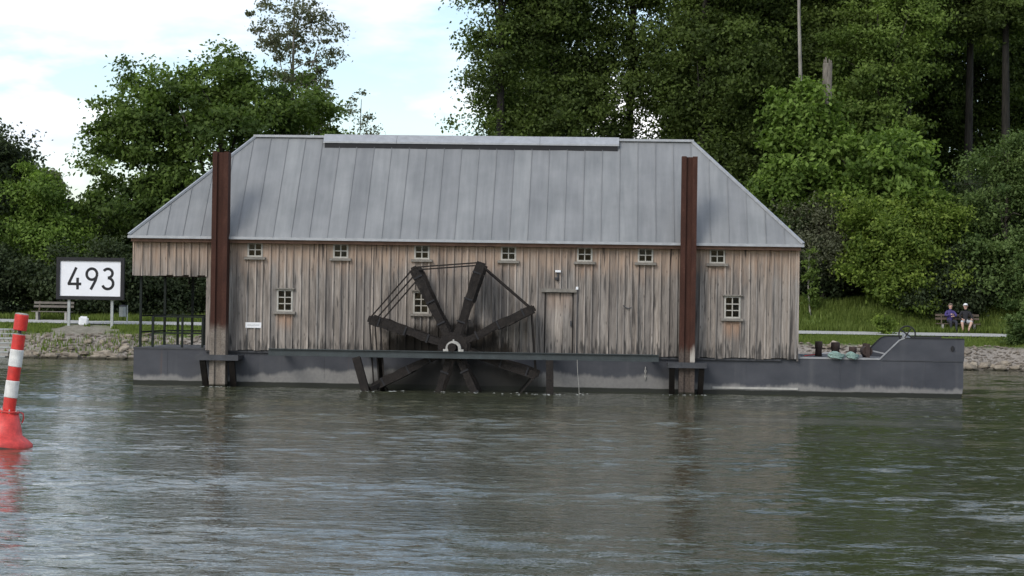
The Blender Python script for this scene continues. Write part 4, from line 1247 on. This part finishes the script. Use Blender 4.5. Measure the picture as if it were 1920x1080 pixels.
def tree(name, x, y, label, cat, group, leaf, lobes, clumps, per, size, h, r0, seed, bark='bark', limbs=9, lean=0, sink=0.1, **kw):
    z = float(ground_z(x, y))
    t = empty(name, (x, y, z-sink)); tag(t, label, cat, group)
    obj('trunk', trunk_mesh('trunk', M[bark], h, r0, lobes, seed, limbs, lean), t)
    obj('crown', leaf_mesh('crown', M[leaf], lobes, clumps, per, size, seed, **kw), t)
    return t

TG, SG = 'trees on the far bank', 'shrubs on the far bank'
# bank behind the porch
tree('maple_tree', -18.9, 40, 'broad dense maple rising behind the porch end of the zinc roof', 'tree', TG, 'leaf_maple',
     [(-0.2, 0, 8.6, 5.0, 4.0, 3.6), (-3.9, -1.0, 6.5, 3.0, 3.0, 3.6), (3.6, 0.3, 8.0, 2.6, 2.6, 3.0), (-0.6, 0, 10.9, 2.7, 2.4, 2.0), (-4.2, -0.5, 9.2, 1.9, 1.9, 1.7), (0.5, -1.5, 4.5, 6.0, 2.6, 2.6)], 600, 80, 0.28, 11.0, 0.42, 21, fill=0.5)
tree('birch_tree', -18.1, 57, 'tall thin airy tree with sparse leaves rising behind the maple', 'tree', TG, 'leaf_grey',
     [(0.0, 0, 15.5, 2.3, 2.3, 3.6), (0.6, 0, 11.5, 2.1, 2.1, 2.6), (1.6, 0, 9.0, 1.5, 1.5, 2.2)], 185, 34, 0.24, 19.0, 0.2, 22, 'bark_pale', 16, fill=0.35, clump_r=(0.3, 0.7))
tree('slender_tree', -13.75, 52, 'slim sapling tip showing beside the maple above the zinc roof', 'tree', TG, 'leaf_grey',
     [(0, 0, 9.5, 0.8, 0.8, 2.3)], 34, 26, 0.2, 11.4, 0.1, 23, 'bark', 6, clump_r=(0.25, 0.5))
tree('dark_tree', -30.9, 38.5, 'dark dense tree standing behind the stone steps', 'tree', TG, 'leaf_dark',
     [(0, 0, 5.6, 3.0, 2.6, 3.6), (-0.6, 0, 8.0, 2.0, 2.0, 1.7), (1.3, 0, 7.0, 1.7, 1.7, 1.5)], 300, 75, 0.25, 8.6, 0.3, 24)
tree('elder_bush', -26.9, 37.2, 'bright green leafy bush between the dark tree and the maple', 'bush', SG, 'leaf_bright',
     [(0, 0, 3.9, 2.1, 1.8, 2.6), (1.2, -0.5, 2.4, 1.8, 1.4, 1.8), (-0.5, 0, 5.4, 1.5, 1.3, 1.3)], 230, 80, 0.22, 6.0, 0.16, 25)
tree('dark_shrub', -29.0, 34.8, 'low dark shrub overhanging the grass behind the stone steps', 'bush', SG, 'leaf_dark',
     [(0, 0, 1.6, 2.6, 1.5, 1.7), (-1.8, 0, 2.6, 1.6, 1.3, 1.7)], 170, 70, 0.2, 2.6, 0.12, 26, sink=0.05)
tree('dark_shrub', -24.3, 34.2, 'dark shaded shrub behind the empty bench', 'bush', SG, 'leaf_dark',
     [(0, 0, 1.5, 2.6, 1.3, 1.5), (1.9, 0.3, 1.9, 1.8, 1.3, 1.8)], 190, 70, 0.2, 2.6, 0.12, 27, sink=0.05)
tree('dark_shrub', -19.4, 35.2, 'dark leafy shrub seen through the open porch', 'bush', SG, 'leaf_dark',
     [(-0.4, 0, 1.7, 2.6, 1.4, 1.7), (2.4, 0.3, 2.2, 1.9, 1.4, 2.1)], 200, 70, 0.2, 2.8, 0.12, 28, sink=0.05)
# far wood edge seen in the gap
for x, y, s, sd_ in ((-49.5, 122, 1.0, 1), (-45.8, 126, 0.94, 2)):
    tree('distant_tree', x, y, 'small faraway tree in the gap beside the maple', 'tree', 'faraway trees', 'leaf_grey',
         [(0, 0, 7.2*s, 2.4, 2.2, 3.2*s)], 60, 40, 0.5, 9*s, 0.2, 50+sd_)
for x, y, s, sd_ in ((-17.4, 122, 1.0, 1), (-14.6, 126, 1.04, 2)):
    tree('distant_tree', x, y, 'faraway treetop just clearing the zinc ridge', 'tree', 'faraway trees', 'leaf_grey',
         [(0, 0, 10.0*s, 2.2, 2.2, 4.0*s)], 60, 40, 0.5, 12*s, 0.2, 60+sd_)

# tall poplars behind the roof: three crowns, copied
def poplar(variant, seed, lobes, clumps, per):
    z = 0
    t = empty('poplar_tree', (0, 0, 0))
    obj('trunk', trunk_mesh('trunk', M['bark_dark'], 27, 0.30, lobes, seed, 14, 0, 0.55 if variant == 3 else 0.22), t)
    obj('crown', leaf_mesh('crown', M['leaf_poplar'], lobes, clumps, per, 0.25, seed, clump_r=(0.5, 1.1), fill=0.35), t)
    return t
pl = []
for v, (sd_, cl) in enumerate(((31, 760), (32, 700), (33, 290), (34, 420))):
    g = random.Random(sd_)
    lobes = [(g.uniform(-1.1, 1.1), g.uniform(-1.0, 1.0), zz, g.uniform(1.7, 2.6), g.uniform(1.7, 2.4), g.uniform(2.0, 2.8)) for zz in ((7, 9.5, 11.5, 13.5, 15.5, 17.5, 19.5, 22, 24.5) if v < 3 else (15.5, 17.5, 19.5, 22, 24.5))]
    pl.append(poplar(v, sd_, lobes, cl, 62))
spots = [(-5.9, 47, 2, 0.3, 'leaf-thin poplar at the edge of the wood against the open sky'), (-3.1, 49, 0, 1.1, 'dense poplar next to the thin one at the edge of the wood'),
         (4.6, 47, 1, 2.0, 'poplar on the far side of the bright gap in the wood'), (7.4, 50, 0, 4.0, 'poplar standing behind the pale bare stem'),
         (0.9, 50, 2, 3.2, 'thin poplar with sky showing through, in the gap of the wood'), (11.0, 51, 1, 0.7, 'dark poplar behind the broken trunk'),
         (15.2, 49, 3, 2.6, 'poplar behind the yellow-green tree'), (18.6, 50, 3, 5.1, 'dark bare-stemmed poplar above the bench'), (20.2, 48, 3, 0.2, 'poplar above the big grey-green shrub')]
first = [True]*4
for x, y, v, rz, lab in spots:
    o = pl[v] if first[v] else copy_tree(pl[v]); first[v] = False
    o.location = (x, y, float(ground_z(x, y))-0.1); o.rotation_euler = (0, 0, rz)
    tag(o, lab, 'tree', TG)
for i, (x, y, v, rz) in enumerate(((6.5, 60, 1, 1.5), (10.2, 62, 0, 3.5), (13.4, 60, 1, 5.5), (17.2, 63, 0, 0.9), (20.6, 60, 1, 2.2), (24.4, 61, 0, 4.4), (8.2, 73, 0, 2.9), (12.6, 74, 1, 0.4), (16.8, 73, 0, 5.0), (21.2, 75, 1, 3.9), (25.6, 72, 0, 1.0), (-4.6, 61, 1, 2.4), (3.6, 66, 2, 4.1))):
    o = copy_tree(pl[v]); o.location = (x, y, float(ground_z(x, y))-0.1); o.rotation_euler = (0, 0, rz)
    tag(o, 'dark poplar deep in the wood behind the front row', 'tree', 'poplars deep in the wood')

# understorey on the right
tree('shrub_tree', -2.3, 42, 'leafy shrub top just above the zinc ridge below the poplars', 'tree', TG, 'leaf_bright', [(0, 0, 6.6, 3.0, 2.0, 2.2), (2.8, 0.3, 6.3, 2.0, 1.6, 1.9)], 190, 70, 0.24, 7.6, 0.18, 41)
tree('shrub_tree', 3.6, 42.5, 'leafy shrub behind the rust brown pile top', 'tree', TG, 'leaf_shrub', [(0, 0, 5.5, 2.6, 2.0, 2.6), (2.0, -0.3, 4.4, 2.2, 1.8, 2.6)], 210, 70, 0.24, 7.0, 0.18, 42)
tree('maple_tree', 9.3, 41.5, 'bright green young maple below the broken trunk', 'tree', TG, 'leaf_bright', [(0.0, 0, 7.4, 1.8, 1.6, 2.4), (-0.2, 0, 9.3, 1.2, 1.1, 1.2), (-0.9, -0.3, 5.2, 1.7, 1.5, 2.0)], 170, 62, 0.33, 9.8, 0.2, 43)
tree('maple_tree', 12.9, 40.8, 'rounded bright green maple above the yellow-green bush', 'tree', TG, 'leaf_bright', [(0, 0, 5.6, 2.7, 2.0, 2.4), (0.6, 0, 7.0, 1.7, 1.5, 1.4), (-1.6, 0, 4.9, 1.6, 1.4, 1.6)], 190, 64, 0.33, 7.6, 0.2, 44)
tree('ash_tree', 13.3, 45.5, 'tall yellow-green tree rising behind the rounded maple', 'tree', TG, 'leaf_yellow', [(0, 0, 10.8, 2.6, 2.0, 3.4), (1.0, 0, 13.6, 2.0, 1.8, 2.4), (-1.6, 0, 9.2, 1.8, 1.6, 2.2)], 260, 66, 0.24, 14.5, 0.26, 45)
tree('grey_bush', 10.0, 40.0, 'greyish thin-leaved bush beside the gable end of the roof', 'bush', SG, 'leaf_grey', [(0, 0, 3.2, 1.8, 1.2, 2.1), (-1.2, 0.4, 2.4, 1.4, 1.1, 1.6)], 150, 60, 0.15, 4.8, 0.12, 46, limbs=14)
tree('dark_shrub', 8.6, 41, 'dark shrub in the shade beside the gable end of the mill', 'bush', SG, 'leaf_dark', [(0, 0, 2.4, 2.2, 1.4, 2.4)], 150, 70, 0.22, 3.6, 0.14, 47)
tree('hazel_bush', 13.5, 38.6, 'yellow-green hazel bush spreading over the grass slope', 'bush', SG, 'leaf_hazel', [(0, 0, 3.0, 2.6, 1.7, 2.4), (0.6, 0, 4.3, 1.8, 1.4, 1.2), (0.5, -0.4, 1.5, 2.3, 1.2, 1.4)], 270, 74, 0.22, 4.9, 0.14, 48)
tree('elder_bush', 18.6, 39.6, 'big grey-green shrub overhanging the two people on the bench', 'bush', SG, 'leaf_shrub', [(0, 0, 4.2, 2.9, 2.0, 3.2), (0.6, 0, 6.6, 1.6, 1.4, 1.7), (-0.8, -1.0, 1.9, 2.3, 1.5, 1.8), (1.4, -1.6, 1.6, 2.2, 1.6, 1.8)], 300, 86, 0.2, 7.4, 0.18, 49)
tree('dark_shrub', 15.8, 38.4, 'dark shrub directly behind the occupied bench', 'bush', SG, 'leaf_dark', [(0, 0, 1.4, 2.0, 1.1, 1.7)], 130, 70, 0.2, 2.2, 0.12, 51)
tree('small_bush', 18.3, 31.2, 'round green bush at the water edge of the stony bank', 'bush', SG, 'leaf_shrub', [(0, 0, 0.7, 1.1, 0.9, 0.8)], 90, 70, 0.14, 1.0, 0.05, 52, clump_r=(0.2, 0.45), sink=0.05)
tree('sapling', 9.35, 38.2, 'thin leafy sapling beside the corner of the plank wall', 'sapling', SG, 'leaf_yellow', [(0, 0, 1.6, 0.28, 0.28, 1.6)], 34, 26, 0.16, 3.2, 0.05, 53, 'bark_pale', 5, clump_r=(0.15, 0.3))
tree('sapling', 12.25, 34.0, 'small yellow-green sapling on the grass behind the hand wheel', 'sapling', SG, 'leaf_hazel', [(0, 0, 0.55, 0.42, 0.3, 0.45)], 34, 30, 0.13, 0.9, 0.03, 54, clump_r=(0.12, 0.28), sink=0.05)

# shaded thicket that closes the wood at ground level
first_thicket = None
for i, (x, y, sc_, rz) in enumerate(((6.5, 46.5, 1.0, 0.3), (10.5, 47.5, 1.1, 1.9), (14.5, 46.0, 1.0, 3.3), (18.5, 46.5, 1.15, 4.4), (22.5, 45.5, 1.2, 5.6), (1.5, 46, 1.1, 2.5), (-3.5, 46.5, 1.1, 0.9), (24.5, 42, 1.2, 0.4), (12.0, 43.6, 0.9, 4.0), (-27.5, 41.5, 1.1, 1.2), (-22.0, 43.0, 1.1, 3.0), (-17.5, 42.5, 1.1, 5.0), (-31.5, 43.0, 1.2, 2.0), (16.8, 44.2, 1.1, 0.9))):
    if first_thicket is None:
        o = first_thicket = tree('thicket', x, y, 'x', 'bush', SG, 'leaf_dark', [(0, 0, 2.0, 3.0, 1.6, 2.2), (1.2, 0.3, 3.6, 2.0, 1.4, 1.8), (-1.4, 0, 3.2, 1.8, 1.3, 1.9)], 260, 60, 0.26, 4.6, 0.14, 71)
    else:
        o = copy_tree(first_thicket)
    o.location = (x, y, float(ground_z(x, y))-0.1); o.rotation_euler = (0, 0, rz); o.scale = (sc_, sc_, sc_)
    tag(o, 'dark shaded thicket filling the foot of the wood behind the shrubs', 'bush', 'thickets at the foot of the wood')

# bare trunks
sn = MB(); zz = float(ground_z(10.2, 42))
sn.tube([(0, 0, -0.3), (0.05, 0, 4), (0.0, 0, 8), (0.03, 0, 12.0)], [0.34, 0.28, 0.25, 0.23], 12)
for k in range(6):
    a = k*1.05; sn.bar((0.16*math.cos(a)+0.03, 0.16*math.sin(a), 11.9), (0.17*math.cos(a)+0.03, 0.17*math.sin(a), 12.15+0.22*((k*37) % 5)/5), 0.12, 0.08, (0, 1, 0), 0.04, 0.03)
s_ = sn.build('broken_trunk', M['bark_snag'], None, True, (10.35, 42.0, zz-0.35)); tag(s_, 'broken pale tree trunk ending in a jagged top above the young maple', 'tree trunk')
zz = float(ground_z(9.1, 43))
s_ = MB().tube([(0.12, 0, -0.3), (0.1, 0, 5), (0.05, 0, 10), (-0.1, 0, 14), (-0.18, 0, 18), (-0.1, 0, 21)], [0.14, 0.12, 0.10, 0.08, 0.06, 0.03], 9).build('bare_trunk', M['bark_pale'], None, True, (9.15, 43.0, zz-0.1))
tag(s_, 'thin pale bare stem rising beside the broken trunk', 'tree trunk')

# ------------------------------------------------------------------ grass
def blades(name, n, xr, sr_, h, seed, label, lean=0.35, w=0.02):
    g = np.random.default_rng(seed)
    x = g.uniform(*xr, n); s = g.uniform(*sr_, n); y = shore(x)+s
    z = ground_z(x, y)
    dens = np.sin(x*1.3+seed)*np.sin(y*1.7+x*0.4) + g.random(n)*1.6
    k = (dens > 0.35) & ((x+22.3)**2*0.45 + (y-26.8)**2*0.5 > 1.1 + 0.8*np.sin(x*5)*np.sin(y*4)); x, y, z = x[k], y[k], z[k]; n = len(x)
    hh = h*g.uniform(0.5, 1.3, n); a = g.random(n)*6.28; ln = lean*hh*g.uniform(0.2, 1.2, n)
    ca, sa = np.cos(a), np.sin(a); ww = w*g.uniform(0.7, 1.6, n)
    b0 = np.stack([x-ww*sa, y+ww*ca, z-0.02], 1); b1 = np.stack([x+ww*sa, y-ww*ca, z-0.02], 1)
    tp = np.stack([x+ln*ca, y+ln*sa, z+hh], 1)
    v = np.stack([b0, b1, tp], 1).reshape(-1, 3).astype(np.float32)
    me = bpy.data.meshes.new(name); q = np.arange(3*n, dtype=np.int32)
    me.vertices.add(3*n); me.vertices.foreach_set('co', v.ravel()); me.loops.add(3*n); me.loops.foreach_set('vertex_index', q)
    me.polygons.add(n); me.polygons.foreach_set('loop_start', q[::3])
    at = me.attributes.new('tone', 'FLOAT', 'FACE'); at.data.foreach_set('value', np.clip(g.normal(0.5, 0.25, n), 0, 1).astype(np.float32))
    me.materials.append(M['grass']); me.update(calc_edges=True)
    tag(obj(name, me), label, 'grass', kind='stuff')
blades('grass', 26000, (6, 21), (2.2, 4.3), 0.10, 1, 'short mown grass between the stony bank and the path')
blades('grass', 52000, (6, 21), (7.3, 12.5), 0.30, 2, 'tall green grass on the slope behind the path', 0.5, 0.03)
blades('grass', 24000, (-31, -15), (2.4, 4.3), 0.12, 3, 'short grass on the bank below the 493 sign')
blades('grass', 26000, (-31, -14), (7.3, 11.5), 0.26, 4, 'shaded grass behind the path near the empty bench', 0.5, 0.03)
blades('weeds', 1800, (-26.5, -17.5), (0.1, 2.5), 0.22, 5, 'straggling weeds among the stones below the sign', 0.5, 0.025)
